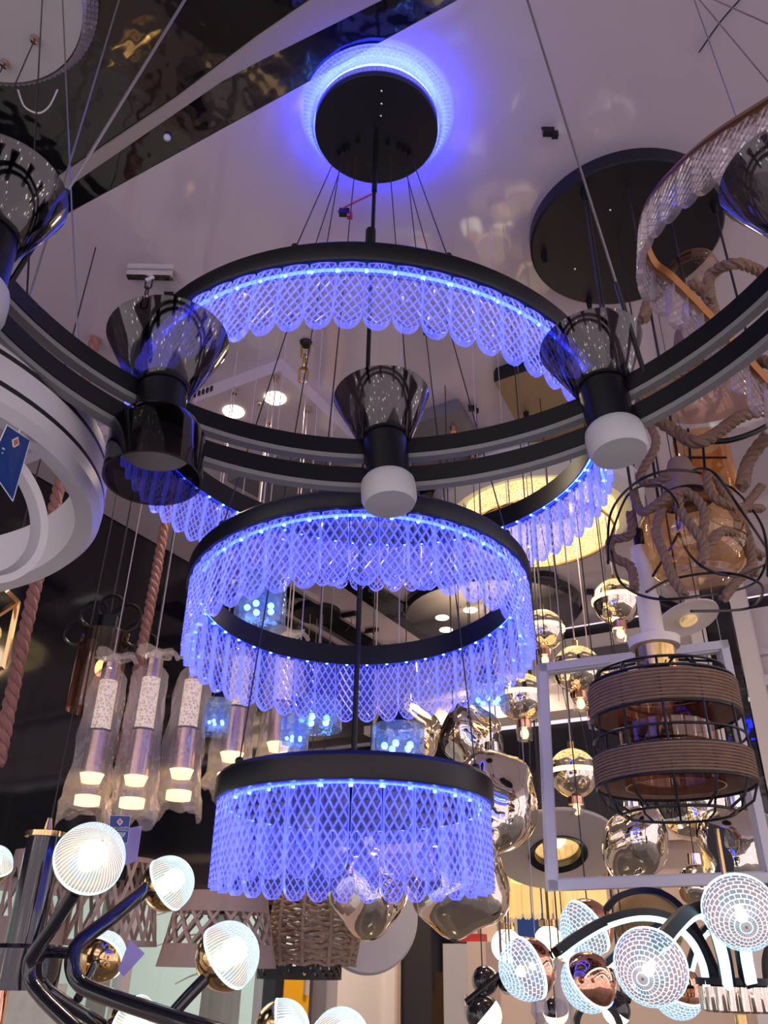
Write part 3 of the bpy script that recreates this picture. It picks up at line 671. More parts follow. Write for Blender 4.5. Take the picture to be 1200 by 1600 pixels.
# small dished lamp behind the cage's neck
dl = A(1075, 968, 1.5); dt = thing('dish_lamp', 'small cream dish lamp with a black neck, tilted behind the cage pendant', 'lamp', dl)
axd = (ZZ * .8 - HR * .15 + HF * .2).normalized()
MB().lathe([(.015, 0), (.045, .004), (.062, .0), (.062, .004), (.045, .010), (.015, .006)], dl, axd, 36, closed=True).build('dish', 'cream', dt)
MB().lathe([(0, -.006), (.017, -.006), (.017, .002), (0, .002)], dl, axd, 20).build('bulb_holder', 'warmcry', dt)
MB().tube([dl + axd * .01, dl + axd * .03 - HR * .05 + ZZ * .01], .016, 12).build('neck', 'black', dt); up_cable(dt, dl + axd * .03, .002)

# white square LED frame
sf = thing('square_frame_lamp', 'white square frame lamp hanging behind the jute cage pendant', 'lamp', A(1030, 1380, 1.72))
def sbar(a, b, w=.026, t=.032):
    a, b = Vector(a), Vector(b); d = (b - a).normalized(); s = d.cross(HF).normalized(); return MB().ribbon([a - d * w * .5, b + d * w * .5], t, w, HF)
q = [A(846, 1046, 1.72), A(1128, 1010, 1.72), A(1203, 1372, 1.72), A(862, 1384, 1.72)]
for i in range(4):
    bar = sbar(q[i], q[(i + 1) % 4], .018).build('frame_bar', 'white', sf)
    cq = (q[0] + q[2]) / 2; a = q[i].lerp(cq, .035); b = q[(i + 1) % 4].lerp(cq, .035); sbar(a, b, .010, .02).build('inner_strip', 'diffuser', bar)
for i in (0, 1): MB().tube([q[i], V(q[i].x, q[i].y, CEIL)], .0013, 5).build('suspension_wire', 'wire', sf)

exec_later = []
# ------------------------------------------------------------------ mirrored ball pendants of the cluster
cl = H(.613, 2.864, 1.5); 
wl = thing('halo_ceiling_lamp', 'large round ceiling lamp with a glowing amber crystal ring and puffy white rim', 'lamp', (cl.x, cl.y, CEIL))
MB().lathe([(0, -.02), (.28, -.02), (.28, .003), (0, .003)], (cl.x, cl.y, CEIL), n=64).build('base_plate', 'grey', wl)
wavy = MB(); vs = []; fs = []; nk = 144
for k in range(nk):
    a = 2 * pi * k / nk; wv_ = 1 + .012 * math.sin(a * 24); e = V(cos(a), sin(a), 0)
    for r, z in ((.295, .03), (.305, .0), (.305, -.05), (.295, -.065), (.28, -.05), (.275, .03)): vs.append(V(cl.x, cl.y, cl.z + .06) + e * r * wv_ + ZZ * z)
for k in range(nk):
    j = (k + 1) % nk
    for i in range(6): fs.append((k * 6 + i, j * 6 + i, j * 6 + (i + 1) % 6, k * 6 + (i + 1) % 6))
wavy.add(vs, fs).build('crystal_ring', 'glowwarm', wl)
MB().lathe([(.312, .075), (.36, .055), (.41, .08), (.42, .15), (.39, .205), (.31, .212), (.305, .13)], (cl.x, cl.y, CEIL - .215), n=72, closed=True).build('puffy_rim', 'white', wl)
MB().band((cl.x, cl.y, cl.z - .012), V(.288, 0, 0), V(0, .288, 0), [(-.004, 0), (.004, 0), (.004, .008), (-.004, .008)], 72).build('brass_trim', 'brass', wl)
def ball_pendant(label, px, py, rpx, fd, first=[None]):
    c = A(px, py, fd); s = rpx * 1.07 * PX(c)
    t = thing('ball_pendant', label, 'pendant lamp', c, 'gold mirror ball pendants below the amber ceiling lamp')
    MB().sphere(c, s, 32, t0=.08, t1=pi * .40).build('lit_dome', 'glowtop', t)
    dr_ = MB()  # dripping mirror edge below the lit dome
    n = 40; vs = []; fs = []
    for k in range(n):
        a = 2 * pi * k / n; tt = .36 + .035 * math.sin(a * 9) * (.6 + .4 * math.sin(a * 4))
        for th in (tt * pi, pi * .46): vs.append(c + V(cos(a) * sin(th), sin(a) * sin(th), cos(th)) * s * 1.012)
    for k in range(n): fs.append((k * 2, ((k + 1) % n) * 2, ((k + 1) % n) * 2 + 1, k * 2 + 1))
    dr_.add(vs, fs).build('mirror_edge', 'chromew', t)
    MB().lathe([(s * 1.0, .12 * s), (s * 1.04, .08 * s), (s * 1.04, -.06 * s), (s * .99, -.08 * s)], c + ZZ * .02 * s, n=40).build('light_band', 'warm', t)
    MB().sphere(c, s, 32, t0=pi * .5, t1=pi - .15).build('mirror_bowl', 'chromew', t)
    MB().lathe([(s * .30, -.95 * s), (s * .30, -1.25 * s), (0, -1.25 * s)], c, n=20).build('collar', 'copper', t)
    MB().lathe([(s * .33, -1.2 * s), (s * .31, -1.72 * s), (s * .26, -1.74 * s), (s * .27, -1.25 * s)], c, n=20, closed=True).build('crystal_cup', 'clear', t)
    MB().sphere(c - ZZ * 1.45 * s, s * .17, 12, sz=1.3).build('bulb', 'warm', t)
    MB().lathe([(.009, 0), (.009, .022), (0, .024)], c + ZZ * s * .98, n=10).build('cap', 'brass', t)
    MB().tube([c + ZZ * s, V(c.x, c.y, CEIL - .02)], .0022, 6).build('cable', 'clearcord', t)
ball_pendant('gold mirror ball pendant hanging highest, beside the tangled rope globe', 963, 940, 34, 2.72)
ball_pendant('gold mirror ball pendant close to the right edge of the middle crystal ring', 848, 985, 31, 2.62)
ball_pendant('gold mirror ball pendant cut across by the top bar of the white square frame', 902, 1046, 35, 2.55)
ball_pendant('gold mirror ball pendant alone inside the white square frame', 896, 1208, 35, 2.45)
ball_pendant('gold mirror ball pendant outside the frame, under the middle crystal ring', 816, 1090, 36, 2.5)
ball_pendant('gold mirror ball pendant half hidden behind the upper jute band', 925, 1075, 34, 2.9)

# ------------------------------------------------------------------ lava mirror globes
def lava(label, px, py, rpx, fd, seed, sz=1., cable=True):
    c = A(px, py, fd); r = rpx * PX(c); t = thing('lava_globe', label, 'pendant lamp', c, 'irregular silver mirror glass globes')
    mb = MB(); n, rows = 40, 22; rn = random.Random(seed); ks = [(rn.uniform(-2.2, 2.2), rn.uniform(-2.2, 2.2), rn.uniform(-2.2, 2.2), rn.uniform(0, 6)) for _ in range(5)]
    vs = []; fs = []
    for i in range(rows + 1):
        for k in range(n):
            th = .05 + (pi - .1) * i / rows; a = 2 * pi * k / n; d = V(sin(th) * cos(a), sin(th) * sin(a), cos(th))
            f = 1 + sum(.045 * sin(2 * (d.x * p_ + d.y * q_ + d.z * s_) + w_) for p_, q_, s_, w_ in ks); vs.append(c + V(d.x, d.y, d.z * sz) * r * f)
    for i in range(rows):
        for k in range(n): fs.append((i * n + k, i * n + (k + 1) % n, (i + 1) * n + (k + 1) % n, (i + 1) * n + k))
    mb.add(vs, fs + [tuple(reversed(range(n))), tuple(rows * n + k for k in range(n))]).build('glass_globe', 'lava', t, smooth=80)
    MB().lathe([(0, .03), (.02, .03), (.022, 0), (0, 0)], c + ZZ * (r * sz * .97), n=20).build('cap', 'chrome', t)
    if cable: up_cable(t, c + ZZ * (r * sz + .02), .0018)
lava('large silver lava globe just right of the lowest crystal tier', 772, 1256, 72, 2.3, 1, 1.1)
lava('silver lava globe above and behind the large one, under the middle ring', 738, 1160, 54, 2.75, 2)
lava('silver lava globe over the middle of the lowest tier, behind the centre rod', 634, 1150, 52, 2.6, 3)
lava('low silver lava globe under the middle of the lowest crystal tier', 574, 1392, 62, 2.35, 4)
lava('low silver lava globe under the right end of the lowest crystal tier', 714, 1378, 76, 2.2, 5)
lava('silver lava globe behind the square frame, right of the cream dish', 994, 1318, 55, 2.3, 6)
lava('silver lava globe behind the bottom hoop of the jute cage', 1085, 1258, 56, 2.9, 7)
lava('large silver lava globe in the lower right corner of the square frame', 1160, 1330, 66, 2.2, 8)
lava('small silver lava globe peeking out below the square frame bottom bar', 1092, 1385, 32, 2.6, 9)
sp = MB(); bsb = A(1123, 1330, 1.9); tag(MB().ribbon(bez([A(1120, 1290, 1.9), A(1118, 1320, 1.9), A(1133, 1345, 1.9), A(1130, 1372, 1.9), A(1132, 1400, 1.9)], 6), .035, .006, HR).build('black_strap', 'black'), 'black fabric strap hanging in front of the large lower right lava globe', 'strap')

# ------------------------------------------------------------------ bagged tube pendants
def bag_pendant(label, px, py0, py1, fd, seed, tx):
    "px,py0 at the neck, py1 at the lit foot; built hanging straight down"
    c = A(px, py1, fd); ztop = A(tx, py0, fd).z; Ht = ztop - c.z; r = 19 * PX(c)
    t = thing('tube_pendant', label, 'pendant lamp', c, 'tube pendants still in plastic bags')
    MB().lathe([(0, 0), (r, 0), (r * 1.02, .02), (0, .02)], c, n=28).build('lit_foot', 'warm', t)
    MB().lathe([(r * 1.0, .02), (r * 1.0, .055), (r * .93, .055), (r * .93, .02)], c, n=28, closed=True).build('glass_collar', 'clear', t)
    MB().lathe([(r * .75, .05), (r * 1.0, .072), (0, .073)], c, n=28).build('lit_cone', 'warm', t)
    MB().lathe([(r * 1.0, .07), (r * .97, Ht * .50), (r * .9, Ht * .50), (0, Ht * .50)], c, n=28).build('metal_tube', 'steel', t)
    MB().lathe([(r * .98, Ht * .49), (r * .98, Ht * .505), (0, Ht * .505)], c, n=28).build('dark_collar', 'black', t)
    MB().lathe([(r * .80, Ht * .50), (r * .78, Ht * .86), (0, Ht * .86)], c, n=28).build('bubble_crystal', 'bubble', t)
    MB().lathe([(r * .82, Ht * .86), (r * .8, Ht * .99), (0, Ht * 1.0)], c, n=24).build('top_cap', 'steel', t)
    rn = random.Random(seed); n = 36; rows = 26; vs = []; fs = []
    ph = [rn.uniform(0, 6) for _ in range(6)]
    for i in range(rows + 1):
        s = i / rows; z = -.028 + (Ht + .05) * s
        base = r * (1.75 - .35 * s)
        if s > .86: base *= max(.16, 1 - (s - .86) / .07 * .8) if s < .93 else (.25 + (s - .93) / .07 * .9)
        if s < .08: base *= 1.15
        for k in range(n):
            a = 2 * pi * k / n
            rr = base * (1 + .10 * sin(3 * a + ph[0] + 4 * s) + .07 * sin(7 * a + ph[1] - 9 * s) + .05 * sin(11 * a + ph[2] + 15 * s) + .05 * sin(23 * s + ph[3] + 2 * a))
            zz = z + (.018 * sin(2 * a + ph[4]) + .01 * sin(5 * a + ph[5]) if i == 0 else (.008 * sin(3 * a) if i == rows else 0))
            vs.append(c + V(rr * cos(a), rr * sin(a), zz))
    for i in range(rows):
        for k in range(n): fs.append((i * n + k, i * n + (k + 1) % n, (i + 1) * n + (k + 1) % n, (i + 1) * n + k))
    MB().add(vs, fs).build('plastic_bag', 'film', t, smooth=50)
    tp = c + ZZ * (Ht + .012)
    kn = MB().tube([tp + V(cos(2 * pi * k / 16) * r * .42, sin(2 * pi * k / 16) * r * .42, .006 * sin(k)) for k in range(16)], .006, 6, closed=True)
    kn.tube(bez([tp + HR * .01, tp + HR * .045 + ZZ * .006, tp + HR * .06 - ZZ * .012], 5), .006, 6); kn.build('tie_knot', 'film', t)
    MB().tube([c + ZZ * Ht, V(c.x, c.y, CEIL)], .0016, 6).build('cable', 'clearcord', t)
bag_pendant('bagged tube pendant hanging furthest left in the row of bagged tubes', 135, 1036, 1258, 2.0, 1, 183)
bag_pendant('bagged tube pendant with the fluffy bag top, just above the small blue tag', 205, 1030, 1262, 2.0, 2, 240)
bag_pendant('bagged tube pendant in the middle of the row, left of the lowest crystal tier', 278, 1036, 1250, 2.05, 3, 300)
bag_pendant('bagged tube pendant touching the left edge of the lowest crystal tier', 358, 1000, 1222, 2.1, 4, 384)
bag_pendant('bagged tube pendant rising from behind the black band of the lowest tier', 432, 1000, 1205, 2.15, 5, 446)
card('hang_tag', 'small blue printed hang tag under the second bagged tube', [A(172, 1274, 1.9), A(204, 1275, 1.9), A(199, 1318, 1.9), A(170, 1314, 1.9)],
     [(.66, .62, .03), (.72, .55, .03), (.78, .5, .03), (.84, .3, .03)], [(.44, 'STM LUXURY', .09), (.55, 'LIGHTING', .07)])
lc = [A(166, 1300, 1.98), A(222, 1290, 1.98), A(214, 1345, 1.98), A(196, 1352, 1.98)]
tag(MB().prism(lc, HF * .001).build('price_card', 'lilac'), 'plain lilac card behind the small blue tag', 'card')
lc = [A(203, 1468, 1.42), A(226, 1490, 1.42), A(193, 1526, 1.42), A(184, 1516, 1.42)]
tag(MB().prism(lc, HF * .001).build('price_card', 'lilac'), 'plain lilac card hanging beside the small half gold globe', 'card')

# ------------------------------------------------------------------ twisted ropes
def twisted(label, pts, r):
    P = bez(pts, 40); t = thing('twisted_rope', label, 'rope', P[-1], 'thick brown twisted ropes')
    for s in range(3):
        q = []; L = 0
        for i, p_ in enumerate(P):
            if i: L += (p_ - P[i - 1]).length
            a = L / (r * 5.2) * 2 * pi / 1.0 + s * 2 * pi / 3; q.append(p_ + HR * (cos(a) * r * .52) + HF * (sin(a) * r * .52))
        MB().tube(q, r * .56, 7).build('strand', 'rope', t)
tp = A(97, 742, 2.0)
twisted('thick brown twisted rope passing behind the white rings at the left', [V(tp.x, tp.y, CEIL), tp, A(45, 960, 1.98), A(-4, 1195, 1.96)], .017)
tp = A(252, 850, 2.25)
twisted('thick brown twisted rope behind the bagged tube pendants', [V(tp.x, tp.y, CEIL), tp, A(232, 960, 2.22), A(188, 1190, 2.2)], .015)

# amber cylinder with black scroll, gold lantern
ac = A(143, 1112, 2.25); a_ = thing('cylinder_pendant', 'amber glass cylinder pendant with black scroll loops, behind the first bagged tube', 'pendant lamp', ac)
ar = 39 * PX(ac); ah = A(143, 990, 2.25).z - ac.z
MB().lathe([(ar, 0), (ar, ah), (ar * .97, ah), (ar * .97, 0)], ac, n=40, closed=True).build('glass_cylinder', 'amberd', a_)
MB().lathe([(.03, ah - .02), (.03, ah + .05), (0, ah + .05)], ac, n=20).build('socket', 'black', a_)
for k, (dx, dz, rr) in enumerate(((-.045, .08, .04), (.0, .105, .035), (.05, .07, .042), (.085, .02, .035), (-.085, .02, .035), (.12, -.01, .03))):
    c = ac + ZZ * (ah + dz - .02) + HR * dx; MB().tube([c + HR * cos(2 * pi * q_ / 24) * rr + ZZ * sin(2 * pi * q_ / 24) * rr for q_ in range(24)], .005, 6, closed=True).build('scroll_loop', 'black', a_)
MB().sphere(ac + ZZ * ah * .55, .014, 10, sz=1.8).build('bulb', 'warm', a_); up_cable(a_, ac + ZZ * (ah + .05), .003)
gl = A(-20, 990, 1.75); gt = thing('gold_lantern', 'gold polygon frame lantern cut off at the left edge under the white ring', 'pendant lamp', gl)
gp = [A(-70, 905, 1.7), A(10, 922, 1.62), A(28, 940, 1.7), A(6, 1045, 1.75), A(-60, 1060, 1.7), A(-95, 960, 1.75)]
for i in range(6): MB().ribbon([gp[i], gp[(i + 1) % 6]], .009, .009, HF).build('frame_bar', 'gold', gt)
MB().ribbon([A(-10, 965, 1.66), gp[2]], .009, .009, HF).build('frame_bar', 'gold', gt); MB().sphere(gl - ZZ * .0, .03, 16).build('bulb', 'warmcry', gt); up_cable(gt, gp[1], .002)

# ------------------------------------------------------------------ blue lit tumblers (another crystal fixture behind)
def tumbler(label, px, py, w, h, fd):
    c = A(px, py, fd); r = w / 2 * PX(c); hh = h * PX(c) / .92; t = thing('tumbler_pendant', label, 'pendant lamp', c, 'small tumbler pendants lit blue')
    MB().lathe([(r, 0), (r * .96, hh), (r * .82, hh), (r * .80, .02), (0, .015), (0, 0)], c, n=20).build('glass_tumbler', 'cupblue', t, smooth=20)
    d = MB(); rn = random.Random(int(px))
    for k in range(5): d.sphere(c + V(r * .5 * cos(k * 1.26), r * .5 * sin(k * 1.26), hh * .35), r * .13, 8)
    d.build('diodes', 'leddot', t); MB().lathe([(0, hh), (r * .5, hh), (r * .3, hh + .03), (0, hh + .03)], c, n=16).build('cap', 'black', t)
    up_cable(t, c + ZZ * (hh + .03), .0014, 'clearcord')
tumbler('blue lit glass tumbler showing through the left of the middle crystal ring', 404, 978, 82, 78, 1.75)
tumbler('blue lit glass tumbler just above the lowest tier, right of the rod', 622, 1183, 86, 44, 1.75)
tumbler('blue lit glass tumbler under the middle ring, left of the centre rod', 492, 1140, 84, 40, 1.85)
tumbler('blue lit glass tumbler between the two bagged tubes left of the lowest tier', 336, 1148, 44, 50, 1.95)
tumbler('blue lit glass tumbler half behind the bagged tube nearest the rod', 458, 1178, 46, 62, 1.8)
tumbler('blue lit glass tumbler under the right end of the middle crystal ring', 764, 1112, 66, 46, 1.75)

# ------------------------------------------------------------------ ceiling boards, downlights, plates
cp = thing('ceiling_board', 'white ceiling board with three glowing warm downlights', 'ceiling board', (-2.0, 2.3, CEIL))
MB().box((-1.95, 2.28, CEIL - .025), (1.23, 1.30, .05)).build('board', 'ceiling', cp)
s_ = MB()
for k in range(5): s_.box((-1.62 - .018 * k, 1.628, CEIL - .02), (.008, .006, .02))
s_.build('slots', 'dark', cp)
def downlight(px, py, parent, z): 
    p = onz(px, py, z); MB().lathe([(0, -.004), (.035, -.004), (.037, -.002), (.037, .002), (0, .002)], p, n=28).build('downlight', 'warmw', parent); return p
for px, py in ((365, 643), (430, 622), (301, 663)): downlight(px, py, cp, CEIL - .05)
def stem(label, px, py, pyb, z=CEIL - .05, r=.0022):
    p = onz(px, py, z); b = V(p.x, p.y, A(px, pyb, p.dot(HF)).z); t = thing('stem_pendant', label, 'pendant lamp', b, 'thin clear stems below the white ceiling board')
    MB().tube([p, b], r, 6).build('stem', 'clearcord', t); MB().lathe([(0, -.02), (.009, -.02), (.011, .001), (0, .001)], p, n=14).build('ceiling_cup', 'steel', t)
    MB().lathe([(0, 0), (.012, .004), (.014, .05), (.006, .06), (0, .06)], b - ZZ * .05, n=14).build('tip', 'clear', t)
stem('thin stem pendant with its cup right beside the highest warm downlight', 432, 588, 800); stem('thin stem pendant with its cup above the middle warm downlight', 367, 608, 800)
stem('thin stem pendant with its cup between the black rails, right of the downlights', 481, 636, 990); stem('thin stem pendant with its cup just above the upper black rail', 420, 655, 1000)
tag(MB().sphere(onz(405, 630, CEIL - .052), .009, 10).build('sprinkler_head', 'steel'), 'tiny steel sprinkler head between the two warm downlights', 'sprinkler')
def plank(name, label, pxs, z, h, mat, edge=None):
    pts = [onz(a, b, z) for a, b in pxs]; t = thing(name, label, 'ceiling board', (sum(pts, Vector()) / len(pts)))
    if (pts[1] - pts[0]).cross(pts[2] - pts[1]).z > 0: pts.reverse()
    MB().prism(pts, (0, 0, h)).build('board', mat, t); return t
plank('ceiling_board', 'dark grey reflective ceiling board with a pointed corner, low between the black rails', [(355, 752), (470, 715), (640, 700), (650, 800), (500, 830)], CEIL - .09, .085, 'grey')
pa = plank('ceiling_board', 'grey reflective ceiling board right of the middle smoked cup', [(650, 662), (716, 640), (762, 712), (690, 740), (600, 740)], CEIL - .05, .046, 'grey')
for px, py in ((708, 668), (738, 710)):
    p = onz(px, py, CEIL - .05); MB().lathe([(0, -.02), (.009, -.02), (.011, .001), (0, .001)], p, n=14).build('cord_cup', 'copper', pa); MB().tube([p, p - ZZ * .9], .0015, 5).build('cord', 'cord', pa)
pb = plank('ceiling_board', 'tan wooden ceiling board with a black edge left of the right smoked cup', [(772, 597), (880, 560), (960, 640), (930, 690), (830, 700)], CEIL - .05, .046, 'tanboard')
MB().prism([onz(772, 597, CEIL - .051), onz(880, 560, CEIL - .051), onz(880, 545, CEIL - .02), onz(776, 582, CEIL - .02)], (0, 0, .03)).build('edge', 'black', pb)
p = onz(822, 645, CEIL - .05); MB().lathe([(0, -.03), (.008, -.03), (.01, .001), (0, .001)], p, n=14).build('cord_cup', 'black', pb); MB().tube([p, p - ZZ * .8], .0018, 5).build('cord', 'cord', pb)
plank('ceiling_board', 'slim black ceiling board behind the lower black rail, above the amber ceiling lamp', [(640, 778), (735, 748), (780, 735), (735, 765), (655, 788)], CEIL - .04, .036, 'black')
plank('ceiling_board', 'olive speckled ceiling strip above the rim of the amber ceiling lamp', [(757, 757), (800, 733), (900, 712), (890, 724), (810, 745)], CEIL - .03, .026, 'olive')
bd = H(.594, 4.128, 1.66)
bd_ = thing('downlight_plate', 'round black ceiling plate with four warm downlights seen through the middle ring', 'ceiling lamp', (bd.x, bd.y, CEIL))
MB().lathe([(0, 0), (.46, 0), (.48, .02), (.48, CEIL - bd.z), (0, CEIL - bd.z)], (bd.x, bd.y, bd.z), n=64).build('plate', 'blackg', bd_)
for px, py in ((691, 965), (735, 953), (697, 984), (745, 990)): downlight(px, py, bd_, bd.z)
for lb, px, py, rr in (('round black ceiling canopy seen through the left of the middle ring', 495, 962, .13), ('small round black ceiling canopy right of the middle ring, below the amber lamp', 845, 912, .09)):
    c = onz(px, py, CEIL - .03); t = thing('round_canopy', lb, 'canopy', (c.x, c.y, CEIL)); MB().lathe([(0, 0), (rr, 0), (rr, .034), (0, .034)], c, n=40).build('plate', 'black', t)
    for k in range(3): MB().tube([c + V(.04 * cos(k * 2.1), .04 * sin(k * 2.1), .002), c + V(.04 * cos(k * 2.1), .04 * sin(k * 2.1), -.6)], .0016, 5).build('cord', 'clearcord', t)
for i, (px, py) in enumerate(((545, 960), (580, 985), (620, 1010))):
    c = onz(px, py, CEIL - .012); t = thing('ceiling_bracket', ('small dark ceiling bracket nearest the black ceiling stripe, inside the middle ring', 'small dark ceiling bracket with dangling wires, inside the middle ring', 'small dark ceiling bracket nearest the far wall, inside the middle ring')[i], 'bracket', c)
    MB().box(c, (.09, .02, .022)).build('bar', 'black', t); MB().tube(bez([c, c + V(.02, .0, -.05), c + V(-.03, .02, -.09)], 5), .002, 5).build('wire', 'cord', t)
# wire connectors left on the ceiling
def connector(label, px, py, z=CEIL, red=False, s=1., loose=None):
    c = onz(px, py, z - .015); t = thing('wire_connector', label, 'connector', c)
    MB().box(c, (.026 * s, .014 * s, .018 * s), HR, HF).build('terminal', 'black', t); MB().box(c + HR * .014 * s - ZZ * .01 * s, (.014 * s, .012 * s, .016 * s), HR, HF).build('terminal_end', 'red' if red == 2 else 'black', t)
    w = bez([c, c + HR * -.012 + ZZ * .008, loose or (c - HR * .014 + ZZ * .017)], 5); MB().tube(w, .0025, 5).build('wire', 'red' if red else 'cord', t)
connector('black wire connector on the ceiling left of the large black plate', 857, 206)
connector('black and red wire connector hanging under the blue lit canopy', 538, 332, CEIL - .03, 2, 1., onz(588, 300, zc + .02))
connector('dark wire connector on a red lead, right of the middle smoked cup', 738, 638, CEIL, 1)
connector('dark wire connector peeping below the crystals of the top ring', 668, 518, CEIL)
connector('dark wire connector with a red lead on the far ceiling near the highest gold ball', 922, 925, CEIL, 1, 1.4)
connector('dark wire stub on the ceiling right of the silver chain bracket', 264, 462, CEIL)
tag(MB().tube(bez([onz(1092, 82, CEIL - .006), onz(1125, 35, CEIL - .01), onz(1160, -5, CEIL - .008)], 6), .0018, 5).build('loose_wire', 'cord'), 'thin loose wire lying across the ceiling at the upper right', 'wire')
tag(MB().sphere(onz(261, 215, CEIL - .006), .009, 12).build('ceiling_stud', 'white'), 'small white round stud on the black ceiling band', 'stud')
# chains
def chain(label, p, n, lw, ll, wr_, mat, name='chain', base=True):
    t = thing(name, label, 'chain', p)
    for k in range(n):
        c = p - ZZ * (ll * .5 + k * (ll - 2.4 * wr_)); sx = HR if k % 2 == 0 else HF; q_ = []
        for j in range(20):
            a = 2 * pi * j / 20; q_.append(c + sx * (cos(a) * lw / 2) + ZZ * (sin(a) * (lw / 2) + (1 if sin(a) > 0 else -1) * (ll - lw) / 2 * (abs(sin(a)) > .02)))
        MB().tube(q_, wr_, 6, closed=True).build('link', mat, t)
    return t
p = onz(235, 430, CEIL - .012)
c1 = chain('black chain hanging from a silver bracket, above the left smoked cup', p - ZZ * .01, 3, .018, .042, .0022, 'black')
MB().box(p, (.13, .022, .018), HR, HF).build('bracket', 'chrome', c1)
for d in (-.045, .05): MB().lathe([(0, -.014), (.006, -.013), (.006, -.008), (0, -.008)], p + HR * d, n=10).build('screw', 'black', c1)
MB().tube([p - ZZ * .008 + HR * .01, p - ZZ * .02 - HR * .01], .006, 8).build('hook', 'white', c1)
p = onz(478, 536, CEIL - .004); c2_ = chain('brass chain of three links hanging from the ceiling inside the top ring', p, 3, .026, .058, .004, 'brass')
MB().lathe([(0, -.012), (.016, -.01), (.02, .004), (0, .004)], p, n=14).build('rosette', 'black', c2_)

# ------------------------------------------------------------------ globe lamps
def globe(c, r, axis, parent, style):
    "half metal, half lit glass globe; axis points from metal to glass"
    ax = Vector(axis).normalized(); c = Vector(c)
    if style == 'rib':
        mf = lambda i, k: 0 if k % 3 < 1 else 1; mt = ['rib', 'gap']; n = 180; rows = 14
    else:
        mf = lambda i, k: (0 if i % 4 == 3 or (k + (3 if (i // 4) % 2 else 0)) % 6 < 1 else 1); mt = ['ribb', 'gapb']; n = 168; rows = 48
    s = MB().sphere(c, r, n, axis=ax, t0=.04, t1=pi * .54, rows=rows, matfn=mf).build('globe_shade', mt, parent)
    MB().sphere(c + ax * r * .28, r * (.40 if style == 'rib' else .17), 20, axis=ax).build('bulb', 'core', s)
    MB().lathe([(r * .985, -.04 * r), (r * 1.015, -.04 * r), (r * 1.015, .02 * r), (r * .985, .02 * r)], c - ax * r * .06, ax, 48, closed=True).build('rim', 'ledw', s)
    MB().sphere(c, r * .985, 40, axis=ax, t0=pi * .5, t1=pi - .02).build('globe_cap', 'gold' if style == 'rib' else 'copper', s)
    return s
sk = thing('branching_globe_lamp', 'black branching lamp with half gold, half ribbed glass globes at the lower left', 'chandelier', A(36, 1490, 1.45))
c0 = A(36, 1482, 1.45); k_ = PX(c0)
MB().lathe([(.028, 0), (.028, .175), (.0, .175)], c0 - ZZ * .01, n=28).build('column', 'blackg', sk)
MB().lathe([(0, 0), (.033, 0), (.033, .008), (.008, .012), (.004, .03), (0, .03)], c0 + ZZ * .162, n=28).build('finial', 'gold', sk)
MB().lathe([(.0, -.055), (.062, -.055), (.062, .0), (.055, .006), (0, .006)], c0 + ZZ * .0, n=28).build('hub', 'blackg', sk)
MB().lathe([(.012, -.35), (.012, -.05), (0, -.05)], c0 - HR * .02, n=16).build('stem', 'copper', sk)
def arm(pts, r=.0095): MB().tube(bez(pts, 10), r, 12).build('arm', 'blackg', sk)
arm([A(118, 1393, 1.24), A(88, 1440, 1.27), A(57, 1484, 1.30), A(46, 1505, 1.31), A(48, 1532, 1.31), A(70, 1562, 1.29), A(120, 1610, 1.25)])
arm([A(236, 1383, 1.52), A(180, 1430, 1.46), A(128, 1470, 1.42), A(113, 1498, 1.40), A(120, 1530, 1.39), A(150, 1550, 1.37), A(260, 1588, 1.30), A(400, 1632, 1.22)], .0115)
arm([A(60, 1500, 1.38), A(62, 1530, 1.40), A(85, 1555, 1.42), A(160, 1602, 1.5)], .009)
arm([c0 - ZZ * .01, A(80, 1488, 1.43), A(112, 1490, 1.40)], .008)
arm([A(268, 1586, 1.30), A(295, 1556, 1.31), A(324, 1526, 1.32)], .0085)
arm([A(122, 1560, 1.45), A(135, 1535, 1.5), A(148, 1508, 1.55)], .007)
for (px, py, rp_, fd, axp) in ((140, 1342, 54, 1.22, (185, 1280, 1.14)), (262, 1381, 41, 1.54, (297, 1358, 1.53)), (355, 1494, 50, 1.34, (398, 1460, 1.325)), (159, 1495, 37, 1.6, (182, 1465, 1.635)), (208, 1600, 40, 1.5, (250, 1625, 1.47)), (440, 1610, 44, 1.25, (490, 1601, 1.25)), (532, 1626, 46, 1.22, (560, 1580, 1.2)), (-12, 1352, 30, 1.6, (-4, 1320, 1.58))):
    c = A(px, py, fd); globe(c, rp_ * PX(c), A(*axp) - c, sk, 'rib')

al = thing('arching_globe_lamp', 'lamp of black arches with white light strips and crackled glass globes at the lower right', 'chandelier', A(1150, 1575, 1.5))
ac0 = A(1153, 1562, 1.5)
ab = MB(); vs = []; fs = []; nk = 160
for k in range(nk):
    a = 2 * pi * k / nk; rr_ = .049 + .009 * abs(sin(a * 9)) ** .6
    for z, q_ in ((.020, .9), (.018, 1), (-.014, 1), (-.017, .9)): vs.append(ac0 + V(cos(a) * rr_ * q_, sin(a) * rr_ * q_, z))
for k in range(nk):
    for i in range(3): j = (k + 1) % nk; fs.append((k * 4 + i, k * 4 + i + 1, j * 4 + i + 1, j * 4 + i))
ab.add(vs, fs + [tuple(k * 4 for k in range(nk)), tuple(k * 4 + 3 for k in reversed(range(nk)))]).build('base_drum', 'nickel', al, smooth=50)
MB().lathe([(0, 0), (.060, 0), (.060, .010), (0, .010)], ac0 + ZZ * .020, n=32).build('base_plate', 'black', al)
MB().lathe([(.009, -.5), (.009, -.02), (0, -.02)], ac0, n=14).build('stem', 'brass', al)
MB().lathe([(.004, .02), (.004, .25), (0, .25)], ac0 + HF * -.03, n=10).build('stem', 'brass', al)
